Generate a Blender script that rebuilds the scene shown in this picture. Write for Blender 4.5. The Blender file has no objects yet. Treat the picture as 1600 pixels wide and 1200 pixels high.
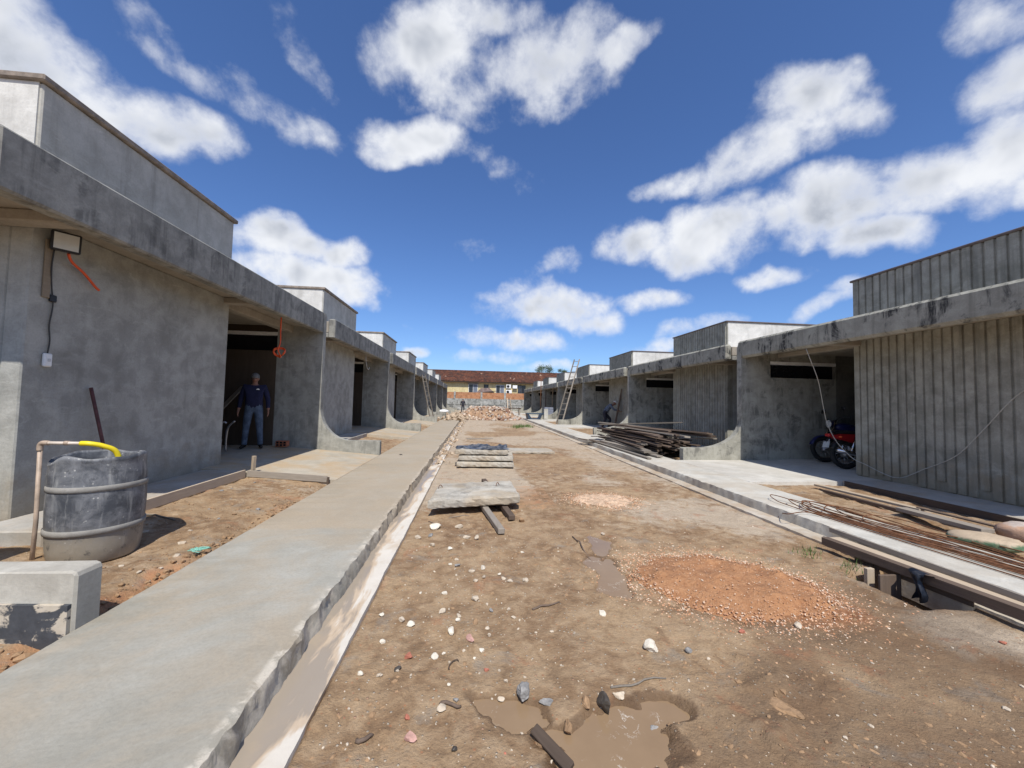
import bpy, bmesh, math, random
import numpy as np
from mathutils import Matrix, Vector
random.seed(7)
scn = bpy.context.scene
COL = scn.collection
# ------------------------------------------------------------------ camera
CAMH = 1.45
FPX = 600.0                       # focal length in photograph pixels (1600 wide, ultra-wide phone lens)
VPX, VPY, ROLL = 741.0, 626.0, math.radians(1.5)
def _basis():
    d = np.array([VPX-800, -(VPY-600), FPX]); d /= np.linalg.norm(d)
    u = np.array([math.sin(ROLL), math.cos(ROLL), 0.]); u = u-d*np.dot(u, d); u /= np.linalg.norm(u)
    return np.stack([np.cross(u, d), d, u])
RB = _basis()
CPOS = np.array([0, 0, CAMH])
def ray(px, py):
    return RB @ np.array([px-800., -(py-600.), FPX])
def onz(px, py, z=0.0):           # point of the sight line at height z
    v = ray(px, py); p = CPOS+v*((z-CAMH)/v[2]); return Vector(p)
cam = bpy.data.cameras.new('camera'); camo = bpy.data.objects.new('camera', cam); COL.objects.link(camo)
cam.sensor_width = 36; cam.lens = FPX/1600*36; cam.clip_start = .05; cam.clip_end = 6000
m = Matrix.Identity(4)
for i in range(3):
    m[i][0] = RB[i, 0]; m[i][1] = RB[i, 1]; m[i][2] = -RB[i, 2]; m[i][3] = CPOS[i]
camo.matrix_world = m
scn.camera = camo
# ------------------------------------------------------------------ light
SUNV = Vector((.012, -.68, 1.0)).normalized()        # towards the sun: high, behind the camera
sun = bpy.data.lights.new('sun', 'SUN'); suno = bpy.data.objects.new('sun', sun); COL.objects.link(suno)
sun.energy = 4.6; sun.angle = math.radians(.53); sun.color = (1, .955, .88)
suno.rotation_euler = SUNV.to_track_quat('Z', 'Y').to_euler()
scn.view_settings.view_transform = 'Standard'; scn.view_settings.look = 'None'
scn.view_settings.exposure = 0.1; scn.view_settings.gamma = 1.0

# ------------------------------------------------------------------ node helper
class NT:
    def __init__(s, tree): s.t = tree; s.n = tree.nodes; s.l = tree.links
    def node(s, kind, **kw):
        n = s.n.new(kind)
        for k, v in kw.items(): setattr(n, k, v)
        return n
    def put(s, sock, v):
        if hasattr(v, 'is_output'): s.l.new(v, sock)
        elif v is not None: sock.default_value = v
    def math(s, op, a, b=None, c=None, clamp=False):
        n = s.node('ShaderNodeMath', operation=op, use_clamp=clamp)
        s.put(n.inputs[0], a); s.put(n.inputs[1], b); s.put(n.inputs[2], c); return n.outputs[0]
    def vmath(s, op, a, b=None, out=0):
        n = s.node('ShaderNodeVectorMath', operation=op)
        s.put(n.inputs[0], a); s.put(n.inputs[1], b); return n.outputs[out]
    def noise(s, vec, scale, detail=4, rough=.55, dist=0):
        n = s.node('ShaderNodeTexNoise'); s.put(n.inputs['Vector'], vec)
        n.inputs['Scale'].default_value = scale; n.inputs['Detail'].default_value = detail
        n.inputs['Roughness'].default_value = rough; n.inputs['Distortion'].default_value = dist
        return n.outputs['Fac']
    def voro(s, vec, scale, feature='F1', out='Distance'):
        n = s.node('ShaderNodeTexVoronoi', feature=feature); s.put(n.inputs['Vector'], vec)
        n.inputs['Scale'].default_value = scale; return n.outputs[out]
    def ss(s, v, a, b, lo=0., hi=1.):
        n = s.node('ShaderNodeMapRange', interpolation_type='SMOOTHSTEP')
        s.put(n.inputs['Value'], v)
        for k, x in zip(('From Min', 'From Max', 'To Min', 'To Max'), (a, b, lo, hi)): n.inputs[k].default_value = x
        return n.outputs['Result']
    def mix(s, f, a, b, blend='MIX'):
        n = s.node('ShaderNodeMix', data_type='RGBA', blend_type=blend)
        s.put(n.inputs['Factor'], f)
        for i, x in ((6, a), (7, b)):
            if isinstance(x, (tuple, list)): x = (x[0], x[1], x[2], 1)
            s.put(n.inputs[i], x)
        return n.outputs[2]
    def scalev(s, vec, v):
        return s.vmath('MULTIPLY', vec, tuple(v))
    def attr(s, name, out='Fac'):
        n = s.node('ShaderNodeAttribute'); n.attribute_name = name; return n.outputs[out]

# ------------------------------------------------------------------ sky with cumulus clouds
world = bpy.data.worlds.new('World'); scn.world = world; world.use_nodes = True
def build_sky():
    W = NT(world.node_tree); W.n.clear()
    el = math.asin(SUNV.z)
    sky = W.node('ShaderNodeTexSky', sky_type='NISHITA', sun_disc=False)
    sky.sun_elevation = el; sky.sun_rotation = math.atan2(SUNV.x, SUNV.y)
    sky.air_density = 1.0; sky.dust_density = .35; sky.ozone_density = 3.2; sky.altitude = 0
    # cloud banks: centre pixel, half width, half height, tilt in degrees, weight
    B = [(40, 100, 175, 115, 20, 1), (190, 178, 160, 58, 22, .95), (310, 208, 95, 46, 18, .9), (10, 20, 110, 60, 0, 1),
         (330, 130, 130, 17, 33, .22), (440, 182, 80, 22, 33, .25), (240, 40, 75, 15, 35, .14), (450, 55, 65, 14, 52, .12),
         (665, 70, 110, 92, 0, .95), (745, 20, 130, 50, 0, .9), (860, 100, 125, 88, -8, .98), (965, 85, 70, 34, -30, .85), (700, 150, 80, 40, 10, .55),
         (650, 218, 92, 46, 0, 1), (600, 235, 50, 26, 0, .7),
         (1255, 175, 120, 86, 8, 1.05), (1180, 235, 130, 55, -32, .95), (1340, 190, 95, 45, -8, .85), (1050, 285, 75, 20, -25, .65), (1330, 140, 70, 50, 0, .6),
         (1270, 325, 170, 58, -8, 1.05), (1120, 360, 125, 58, -12, 1.05), (1080, 400, 90, 34, 0, .9), (985, 380, 55, 32, -10, .85), (1370, 365, 95, 36, 0, .9),
         (1450, 285, 120, 52, -15, .9), (1560, 250, 95, 80, -10, .95), (1590, 130, 90, 90, 0, .95), (1560, 30, 85, 70, 20, .9), (1620, 300, 60, 40, 0, .8),
         (1215, 432, 78, 17, -6, .7), (850, 478, 112, 34, 3, .95), (790, 455, 50, 22, 0, .7), (790, 530, 90, 25, 4, .8), (920, 500, 55, 22, 0, .8), (770, 558, 70, 12, 0, .6),
         (1030, 470, 85, 20, -4, .75), (1090, 510, 70, 22, -10, .85), (1040, 540, 70, 14, 0, .6), (1300, 478, 80, 20, -22, .8), (1330, 452, 40, 22, -20, .7),
         (440, 375, 100, 38, 5, 1), (530, 393, 44, 34, 10, .9), (480, 440, 120, 42, 6, 1), (545, 470, 45, 26, 0, .8), (640, 552, 26, 9, 0, .8), (880, 572, 60, 10, 0, .5),
         (800, 270, 40, 14, 40, .1), (745, 385, 26, 10, 0, .15), (870, 415, 30, 9, -20, .1)]
    g = bpy.data.node_groups.new('cloud_density', 'ShaderNodeTree')
    g.interface.new_socket('dir', in_out='INPUT', socket_type='NodeSocketVector')
    g.interface.new_socket('density', in_out='OUTPUT', socket_type='NodeSocketFloat'); g.interface.new_socket('above', in_out='OUTPUT', socket_type='NodeSocketFloat')
    G = NT(g); gi = G.node('NodeGroupInput'); go = G.node('NodeGroupOutput')
    d = gi.outputs[0]
    wn = G.node('ShaderNodeTexNoise'); G.put(wn.inputs['Vector'], d); wn.inputs['Scale'].default_value = 5.5; wn.inputs['Detail'].default_value = 3
    wob = G.vmath('MULTIPLY', G.vmath('SUBTRACT', wn.outputs['Color'], (.5, .5, .5)), (.11, .11, .11))
    dw = G.vmath('NORMALIZE', G.vmath('ADD', d, wob))
    acc = None
    for (x, y, rx, ry, rot, wt) in B:
        c = ray(x, y); c /= np.linalg.norm(c)
        cr, sr = math.cos(math.radians(rot)), math.sin(math.radians(rot))
        a = ray(x+rx*cr, y+rx*sr); a /= np.linalg.norm(a); a -= c
        b = ray(x+ry*sr, y-ry*cr); b /= np.linalg.norm(b); b -= c
        la = np.linalg.norm(a); a /= la; b -= a*np.dot(a, b); lb = np.linalg.norm(b); b /= lb
        e = Matrix((tuple(a), tuple(b), tuple(np.cross(a, b)))).transposed().to_euler()
        mp = G.node('ShaderNodeMapping', vector_type='TEXTURE'); G.put(mp.inputs[0], dw)
        mp.inputs[1].default_value = tuple(c); mp.inputs[2].default_value = e[:]; mp.inputs[3].default_value = (la, lb, 1.0)
        q = G.vmath('DOT_PRODUCT', mp.outputs[0], mp.outputs[0], 1)
        s_ = G.math('MULTIPLY_ADD', q, -wt, wt)
        acc = s_ if acc is None else G.math('SMOOTH_MAX', acc, s_, .18)
    # the rest of the dome: the same kind of broken cumulus
    sep = G.node('ShaderNodeSeparateXYZ'); G.put(sep.inputs[0], d)
    hz = G.math('MAXIMUM', G.math('ADD', sep.outputs[2], .12), .05)
    pl = G.vmath('DIVIDE', d, None); G.l.new(hz, pl.node.inputs[1])
    far = G.ss(G.noise(pl, 1.3, 3, .5), .5, .68)
    f = ray(800, 560); f /= np.linalg.norm(f)
    infield = G.ss(G.vmath('DOT_PRODUCT', d, tuple(f), 1), .42, .56)
    acc = G.math('MAXIMUM', G.math('MAXIMUM', acc, -.6), G.math('SUBTRACT', far, G.math('MULTIPLY', infield, 2.0)))
    n1 = G.noise(d, 8.0, 9, .58, .12)
    n3 = G.noise(G.vmath('ADD', d, (.012, -.03, .06)), 9.0, 3, .55, .3)
    n2 = G.noise(d, 34.0, 5, .6, .1)
    val = G.math('ADD', acc, G.math('MULTIPLY', G.math('SUBTRACT', n1, .53), 2.5))
    val = G.math('ADD', val, G.math('MULTIPLY', G.math('SUBTRACT', n2, .5), .65))
    G.l.new(val, go.inputs[0]); G.l.new(G.math('ADD', acc, G.math('MULTIPLY', G.math('SUBTRACT', n3, .5), 3.2)), go.inputs[1])
    tc = W.node('ShaderNodeTexCoord')
    d = tc.outputs['Generated']
    gn = W.node('ShaderNodeGroup'); gn.node_tree = g; W.put(gn.inputs[0], d)
    D0 = gn.outputs[0]; D1 = gn.outputs[1]
    alpha = W.ss(D0, -.2, 1.0)
    thick = W.math('MULTIPLY', W.ss(D1, .2, 1.7), W.ss(D0, .35, 1.1))
    ccol = W.mix(W.math('MULTIPLY', thick, .95), (.94, .96, 1.0), (.43, .47, .55))
    sepd = W.node('ShaderNodeSeparateXYZ'); W.put(sepd.inputs[0], d)
    skyc = W.mix(1.0, sky.outputs[0], (.82, 1.04, 1.42), 'MULTIPLY')
    bg1 = W.node('ShaderNodeBackground'); W.put(bg1.inputs[0], skyc); bg1.inputs[1].default_value = .094
    bg2 = W.node('ShaderNodeBackground'); W.put(bg2.inputs[0], ccol); bg2.inputs[1].default_value = .92
    mx = W.node('ShaderNodeMixShader'); W.put(mx.inputs[0], W.math('MULTIPLY', alpha, .97)); W.l.new(bg1.outputs[0], mx.inputs[1]); W.l.new(bg2.outputs[0], mx.inputs[2])
    out = W.node('ShaderNodeOutputWorld'); W.l.new(mx.outputs[0], out.inputs[0])
build_sky()
world.cycles.sampling_method = 'NONE'

# ------------------------------------------------------------------ object helpers
ORG = {}
def tag(o, label=None, cat=None, group=None, kind=None):
    if label: o['label'] = label
    if cat: o['category'] = cat
    if group: o['group'] = group
    if kind: o['kind'] = kind
    return o
def thing(name, label, cat, loc=(0, 0, 0), group=None):
    o = bpy.data.objects.new(name, None); COL.objects.link(o); o.location = loc; o.empty_display_size = .1
    ORG[o.name] = Vector(loc); return tag(o, label, cat, group)
def org(p): return ORG.get(p.name, Vector((0, 0, 0))) if p else Vector((0, 0, 0))
def obj(name, V, F, mat, parent=None, smooth=False, mats=None, mi=None, loc=None):
    """one mesh object; V in world space"""
    o0 = Vector(loc) if loc is not None else (org(parent) if parent else None)
    if o0 is None:
        xs = [v[0] for v in V]; ys = [v[1] for v in V]; zs = [v[2] for v in V]
        o0 = Vector(((min(xs)+max(xs))/2, (min(ys)+max(ys))/2, min(zs)))
    me = bpy.data.meshes.new(name)
    me.from_pydata([(v[0]-o0.x, v[1]-o0.y, v[2]-o0.z) for v in V], [], F)
    for mm in (mats or [mat]): me.materials.append(mm)
    if mi is not None: me.polygons.foreach_set('material_index', mi)
    if smooth: me.polygons.foreach_set('use_smooth', [True]*len(me.polygons))
    me.update()
    o = bpy.data.objects.new(name, me); COL.objects.link(o)
    if parent:
        o.parent = parent; o.location = o0-org(parent)
    else: o.location = o0
    ORG[o.name] = o0.copy()
    return o
BOXF = [(0, 3, 2, 1), (4, 5, 6, 7), (0, 1, 5, 4), (1, 2, 6, 5), (2, 3, 7, 6), (3, 0, 4, 7)]
def boxv(x0, x1, y0, y1, z0, z1):
    if x0 > x1: x0, x1 = x1, x0
    return [(x0, y0, z0), (x1, y0, z0), (x1, y1, z0), (x0, y1, z0), (x0, y0, z1), (x1, y0, z1), (x1, y1, z1), (x0, y1, z1)]
def bevel(V, F, w, seg=1):
    bm = bmesh.new(); vs = [bm.verts.new(v) for v in V]
    for f in F: bm.faces.new([vs[i] for i in f])
    bmesh.ops.bevel(bm, geom=bm.edges[:], offset=w, segments=seg, affect='EDGES', profile=.6)
    bm.verts.index_update()
    V2 = [v.co[:] for v in bm.verts]; F2 = [[v.index for v in f.verts] for f in bm.faces]; bm.free()
    return V2, F2
def box(name, x0, x1, y0, y1, z0, z1, mat, parent=None, bev=0):
    V, F = boxv(x0, x1, y0, y1, z0, z1), BOXF
    if bev: V, F = bevel(V, F, bev)
    return obj(name, V, F, mat, parent)
def obox(c, size, rot=None):
    """oriented box: centre, full sizes, 3x3 rotation"""
    V = boxv(-size[0]/2, size[0]/2, -size[1]/2, size[1]/2, -size[2]/2, size[2]/2)
    R = rot or Matrix.Identity(3)
    return [tuple(R @ Vector(v)+Vector(c)) for v in V]
def rotz(a): return Matrix.Rotation(a, 3, 'Z')
def eul(x, y, z): 
    from mathutils import Euler
    return Euler((x, y, z)).to_matrix()
def extr(P, y0, y1, axis='y'):
    """extrude polygon P of (a, z) along y (or along x when axis is x)"""
    n = len(P)
    if axis == 'y': V = [(a, y0, z) for a, z in P]+[(a, y1, z) for a, z in P]
    else: V = [(y0, a, z) for a, z in P]+[(y1, a, z) for a, z in P]
    F = [tuple(range(n)), tuple(range(2*n-1, n-1, -1))]+[(i, i+n, (i+1) % n+n, (i+1) % n) for i in range(n)]
    return fixn(V, F)
def fixn(V, F):
    bm = bmesh.new(); vs = [bm.verts.new(v) for v in V]
    for f in F: bm.faces.new([vs[i] for i in f])
    bmesh.ops.recalc_face_normals(bm, faces=bm.faces[:]); bm.verts.index_update()
    V2 = [v.co[:] for v in bm.verts]; F2 = [[v.index for v in f.verts] for f in bm.faces]; bm.free()
    return V2, F2
def tube(P, r, n=8, caps=True, r_end=None):
    P = [Vector(p) for p in P]; V = []; F = []
    up = Vector((0, 0, 1)); prev = None
    for i, p in enumerate(P):
        t = (P[min(i+1, len(P)-1)]-P[max(i-1, 0)]).normalized()
        if prev is None: a = t.cross(up if abs(t.z) < .9 else Vector((1, 0, 0))).normalized()
        else: a = (prev-t*prev.dot(t)).normalized()
        prev = a; b = t.cross(a)
        rr = r[i] if isinstance(r, (list, tuple)) else (r if r_end is None else r+(r_end-r)*i/(len(P)-1))
        for k in range(n):
            an = 2*math.pi*k/n; V.append(tuple(p+a*(math.cos(an)*rr)+b*(math.sin(an)*rr)))
    for i in range(len(P)-1):
        for k in range(n):
            F.append((i*n+k, i*n+(k+1) % n, (i+1)*n+(k+1) % n, (i+1)*n+k))
    if caps: F.append(tuple(range(n-1, -1, -1))); F.append(tuple((len(P)-1)*n+k for k in range(n)))
    return V, F
def smooth_path(P, sub=6):
    P = [Vector(p) for p in P]; out = []
    for i in range(len(P)-1):
        p0 = P[max(i-1, 0)]; p1 = P[i]; p2 = P[i+1]; p3 = P[min(i+2, len(P)-1)]
        for k in range(sub):
            t = k/sub
            out.append(.5*((2*p1)+(p2-p0)*t+(2*p0-5*p1+4*p2-p3)*t*t+(3*p1-p0-3*p2+p3)*t**3))
    out.append(P[-1]); return out
def lathe(prof, n=32, c=(0, 0, 0), M3=None):
    V = []; F = []
    for r, z in prof:
        for k in range(n):
            a = 2*math.pi*k/n; v = Vector((r*math.cos(a), r*math.sin(a), z))
            if M3: v = M3 @ v
            V.append(tuple(v+Vector(c)))
    for i in range(len(prof)-1):
        for k in range(n): F.append((i*n+k, i*n+(k+1) % n, (i+1)*n+(k+1) % n, (i+1)*n+k))
    return V, F
def join(parts):
    V = []; F = []
    for v, f in parts:
        b = len(V); V += list(v); F += [tuple(i+b for i in q) for q in f]
    return V, F
_ico = {}
def ico(sub):
    if sub not in _ico:
        bm = bmesh.new(); bmesh.ops.create_icosphere(bm, subdivisions=sub, radius=1)
        _ico[sub] = (np.array([v.co[:] for v in bm.verts]), [tuple(v.index for v in f.verts) for f in bm.faces]); bm.free()
    return _ico[sub]
def rockv(rng, size, sub=2, flat=.6, angular=.5):
    """irregular broken stone: an icosphere cut by random planes"""
    V, F = ico(sub); V = V.copy()
    for _ in range(int(6+angular*10)):
        n = rng.normal(size=3); n /= np.linalg.norm(n); dd = rng.uniform(.45, .85)
        s = V @ n; k = s > dd; V[k] -= np.outer(s[k]-dd, n)
    V *= np.array([1, rng.uniform(.6, .95), flat*rng.uniform(.7, 1.2)])*size
    a = rng.uniform(0, 6.28); c, s = math.cos(a), math.sin(a)
    V = V @ np.array([[c, s, 0], [-s, c, 0], [0, 0, 1]])
    V += rng.normal(size=V.shape)*size*.025
    return V, F
# numpy value noise
def vnoise(x, y, seed=0):
    xi = np.floor(x).astype(np.int64); yi = np.floor(y).astype(np.int64); fx = x-xi; fy = y-yi
    fx = fx*fx*(3-2*fx); fy = fy*fy*(3-2*fy)
    def h(a, b):
        k = (a*374761393+b*668265263+seed*974711) & 0xffffffff
        k = ((k ^ (k >> 13))*1274126177) & 0xffffffff
        return ((k ^ (k >> 16)) & 0xffff)/65535.0
    return (h(xi, yi)*(1-fx)+h(xi+1, yi)*fx)*(1-fy)+(h(xi, yi+1)*(1-fx)+h(xi+1, yi+1)*fx)*fy
def fbm(x, y, o=4, seed=0, g=.5):
    s = 0; a = 1; t = 0
    for i in range(o):
        s = s+a*vnoise(x*2**i+17.3*i, y*2**i-9.1*i, seed+i); t += a; a *= g
    return s/t
def sst(v, a, b):
    t = np.clip((v-a)/(b-a), 0, 1); return t*t*(3-2*t)
# ------------------------------------------------------------------ materials
def material(name):
    m = bpy.data.materials.new(name); m.use_nodes = True
    T = NT(m.node_tree); b = T.n['Principled BSDF']; pos = T.node('ShaderNodeNewGeometry').outputs['Position']
    return m, T, b, pos
def bump(T, b, h, strength=.4, dist=.01):
    n = T.node('ShaderNodeBump'); n.inputs['Strength'].default_value = strength; n.inputs['Distance'].default_value = dist
    T.put(n.inputs['Height'], h); T.l.new(n.outputs[0], b.inputs['Normal'])
def concrete(name, dark, light, streak=.35, mildew=0., dust=None, rough=.9, patch=.5, bstr=.35, zs=1.0, scuff=.0, splash=0., edge=None, mildew_col=(.035, .035, .035)):
    m, T, b, p = material(name)
    big = T.noise(p, .9, 4, .6, .4); mid = T.noise(p, 4.5, 6, .62, .3); fine = T.noise(p, 55, 3, .7)
    f = T.math('ADD', T.math('MULTIPLY', T.ss(big, .35, .65), patch), T.math('MULTIPLY', T.ss(mid, .36, .64), 1-patch))
    c = T.mix(f, dark, light)
    st = T.noise(T.scalev(p, (7, 7, .35*zs)), 1.0, 5, .65)
    c = T.mix(T.math('MULTIPLY', T.ss(st, .5, .72), streak), c, tuple(x*.45 for x in dark))
    trowel = T.noise(T.scalev(p, (1.2, 1.2, 3.5)), 2.3, 5, .7, 1.2)
    c = T.mix(T.math('MULTIPLY', T.ss(trowel, .55, .75), .4), c, tuple(min(1, x*1.25) for x in light))
    if mildew:
        a = T.noise(p, 2.2, 6, .7, .6); bb = T.noise(T.scalev(p, (5, 5, .8)), 1.6, 5, .7)
        mk = T.math('MULTIPLY', T.ss(a, .47, .60), T.ss(bb, .40, .58))
        c = T.mix(T.math('MULTIPLY', mk, mildew), c, mildew_col)
    if dust:
        dn = T.noise(p, 1.6, 6, .65, .5)
        c = T.mix(T.math('MULTIPLY', T.ss(dn, .38, .66), dust[3]), c, dust[:3])
    if splash:
        sz_ = T.node('ShaderNodeSeparateXYZ'); T.put(sz_.inputs[0], p); sn = T.noise(p, 3.0, 5, .65)
        c = T.mix(T.math('MULTIPLY', T.ss(T.math('ADD', sz_.outputs[2], T.math('MULTIPLY', T.math('SUBTRACT', sn, .5), 1.3)), .75, .25), splash), c, (.27, .205, .125))
    if edge:
        ex = T.node('ShaderNodeSeparateXYZ'); T.put(ex.inputs[0], p); en = T.noise(p, 7.0, 6, .7, .5)
        em = T.math('MULTIPLY', T.ss(ex.outputs[0], edge[0], edge[1]), T.ss(en, .42, .6)); c = T.mix(T.math('MULTIPLY', em, .8), c, (.60, .545, .45))
        dy = T.ss(T.math('ADD', ex.outputs[1], T.math('MULTIPLY', T.math('SUBTRACT', en, .5), .25)), edge[2]-.04, edge[2]+.04)
        c = T.mix(T.math('MULTIPLY', dy, .55), c, (.41, .325, .225))
    if scuff:
        sp = T.voro(p, 9); c = T.mix(T.math('MULTIPLY', T.ss(sp, .07, .03), scuff), c, (.6, .57, .52))
    c = T.mix(T.math('MULTIPLY', T.ss(fine, .35, .75), .22), c, tuple(x*.6 for x in dark))
    T.put(b.inputs['Base Color'], c); b.inputs['Roughness'].default_value = rough; b.inputs['Specular IOR Level'].default_value = .25
    h = T.math('ADD', T.math('MULTIPLY', mid, .6), T.math('MULTIPLY', T.noise(p, 28, 5, .7), .35))
    h = T.math('ADD', h, T.math('MULTIPLY', trowel, .5))
    bump(T, b, h, bstr, .012)
    return m
def plain(name, col, rough=.6, metal=0, var=.25, scale=12, spec=.4, bstr=.15):
    m, T, b, p = material(name)
    n = T.noise(p, scale, 5, .65)
    c = T.mix(T.ss(n, .3, .7), tuple(x*(1-var) for x in col), tuple(min(1, x*(1+var)) for x in col))
    T.put(b.inputs['Base Color'], c); b.inputs['Roughness'].default_value = rough; b.inputs['Metallic'].default_value = metal
    b.inputs['Specular IOR Level'].default_value = spec
    if bstr: bump(T, b, T.noise(p, scale*4, 4, .6), bstr, .004)
    return m
def wood(name, dark, light, grain=(14, 1.2, 14), rough=.85):
    m, T, b, p = material(name)
    oi = T.node('ShaderNodeObjectInfo'); tc = T.node('ShaderNodeTexCoord').outputs['Object']
    pp = T.vmath('ADD', T.scalev(tc, grain), T.vmath('MULTIPLY', oi.outputs['Location'], (3.1, 7.7, 5.3)))
    g = T.noise(pp, 3, 6, .7, .5); k = T.noise(p, 5, 4, .6)
    c = T.mix(T.math('ADD', T.math('MULTIPLY', g, .8), T.math('MULTIPLY', k, .3)), dark, light)
    hv = T.node('ShaderNodeHueSaturation'); T.put(hv.inputs['Color'], c)
    T.put(hv.inputs['Value'], T.math('MULTIPLY_ADD', oi.outputs['Random'], .8, .6)); 
    T.put(b.inputs['Base Color'], hv.outputs[0]); b.inputs['Roughness'].default_value = rough; b.inputs['Specular IOR Level'].default_value = .2
    bump(T, b, g, .5, .004)
    return m
C_WALL = concrete('plaster_wall', (.26, .256, .23), (.455, .45, .41), .12, patch=.5, bstr=.6, scuff=.25, splash=.45)
C_FASCIA = concrete('fascia_concrete', (.20, .195, .175), (.36, .35, .31), .8, .45, patch=.4)
C_FASCIAR = concrete('mildewed_fascia_concrete', (.27, .26, .215), (.41, .395, .33), .5, 1.0, patch=.4)
C_PARA = concrete('parapet_plaster', (.37, .36, .32), (.58, .565, .515), .35, patch=.6)
C_PARASUN = concrete('sunlit_parapet_plaster', (.52, .51, .475), (.76, .75, .71), .25, patch=.6)  # parapet plaster lightened to paint full sun on the end faces
C_GUTR = concrete('dusty_edging_cement', (.38, .33, .26), (.56, .51, .43), 0, dust=(.38, .28, .18, .8), patch=.6, bstr=.5)
C_FIN = concrete('fin_concrete', (.25, .245, .215), (.43, .42, .37), .3, .3, patch=.5)
C_FINR = concrete('stained_fin_concrete', (.26, .25, .21), (.43, .415, .355), .3, .55, patch=.5)
C_RIB = concrete('ribbed_concrete', (.245, .24, .20), (.40, .39, .335), .5, .2, patch=.35, bstr=.4, splash=.6)
C_FLOOR = concrete('carport_floor_concrete', (.36, .325, .26), (.49, .435, .345), 0, dust=(.46, .33, .195, .8), patch=.6)
C_FLOORR = concrete('pale_floor_concrete', (.45, .43, .38), (.62, .595, .535), 0, dust=(.45, .40, .33, .35), patch=.6)
C_INSHADE = concrete('shaded_inner_concrete', (.12, .115, .10), (.20, .19, .165), .3, .4)  # concrete darkened in colour to paint the carport's inner shade
C_APRON = concrete('apron_concrete', (.34, .325, .29), (.47, .45, .41), 0, dust=(.40, .31, .21, .6))
C_WALK = concrete('walkway_concrete', (.285, .27, .225), (.39, .375, .325), 0, dust=(.38, .30, .205, .55), patch=.7, bstr=.6, edge=(-.995, -.955, 4.05))
C_WALKR = concrete('pale_walkway_concrete', (.43, .41, .36), (.61, .585, .515), 0, dust=(.44, .37, .28, .55), patch=.6, bstr=.5)
C_SLAB = concrete('precast_slab_concrete', (.33, .30, .25), (.54, .51, .44), 0, dust=(.42, .33, .22, .7), mildew=.4, bstr=.8)
COPING = plain('coping_mortar', (.24, .20, .165), .85, var=.3, scale=9)
COPINGR = plain('metal_coping', (.13, .105, .10), .55, var=.2, scale=6)
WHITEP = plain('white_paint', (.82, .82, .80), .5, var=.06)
DARKFILL = plain('dark_opening_fill', (.012, .012, .014), .25, var=.1, bstr=0)  # near-black fill; in the wall slots it paints their inner shade
DKB = wood('shade_dark_boards', (.03, .022, .015), (.095, .07, .05), (6, 6, .6))  # boards darkened in colour to paint the left carport's dark doorway shade
SOFF = concrete('soffit_concrete', (.30, .265, .215), (.40, .355, .29), .1, .1)
W_DARK = wood('dark_weathered_wood', (.045, .032, .024), (.17, .125, .095), (14, 1.2, 14))
W_GREY = wood('grey_weathered_wood', (.13, .11, .09), (.34, .30, .25), (14, 1.2, 14))
W_PALE = wood('pale_sawn_wood', (.30, .23, .16), (.52, .43, .32), (14, 1.2, 14))
RUST = plain('rusty_steel', (.17, .075, .035), .8, .2, .4, 30)
BLACKP = plain('black_plastic', (.02, .02, .022), .45, var=.2)
STEEL = plain('grey_steel', (.35, .35, .36), .4, .8, .15)
CHROME = plain('chrome', (.6, .6, .62), .2, 1, .05)
RUBBER = plain('tyre_rubber', (.018, .018, .018), .8, var=.3)
ORANGE = plain('orange_conduit_plastic', (.75, .10, .025), .45, var=.1)
YELLOW = plain('yellow_hose_rubber', (.78, .62, .02), .4, var=.06)
PVC = plain('brown_pvc', (.40, .31, .235), .5, var=.2)
WIRE = plain('dark_cable', (.05, .048, .045), .5, var=.1, bstr=0)
WIREP = plain('pale_cable', (.42, .40, .35), .5, var=.1, bstr=0)

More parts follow.
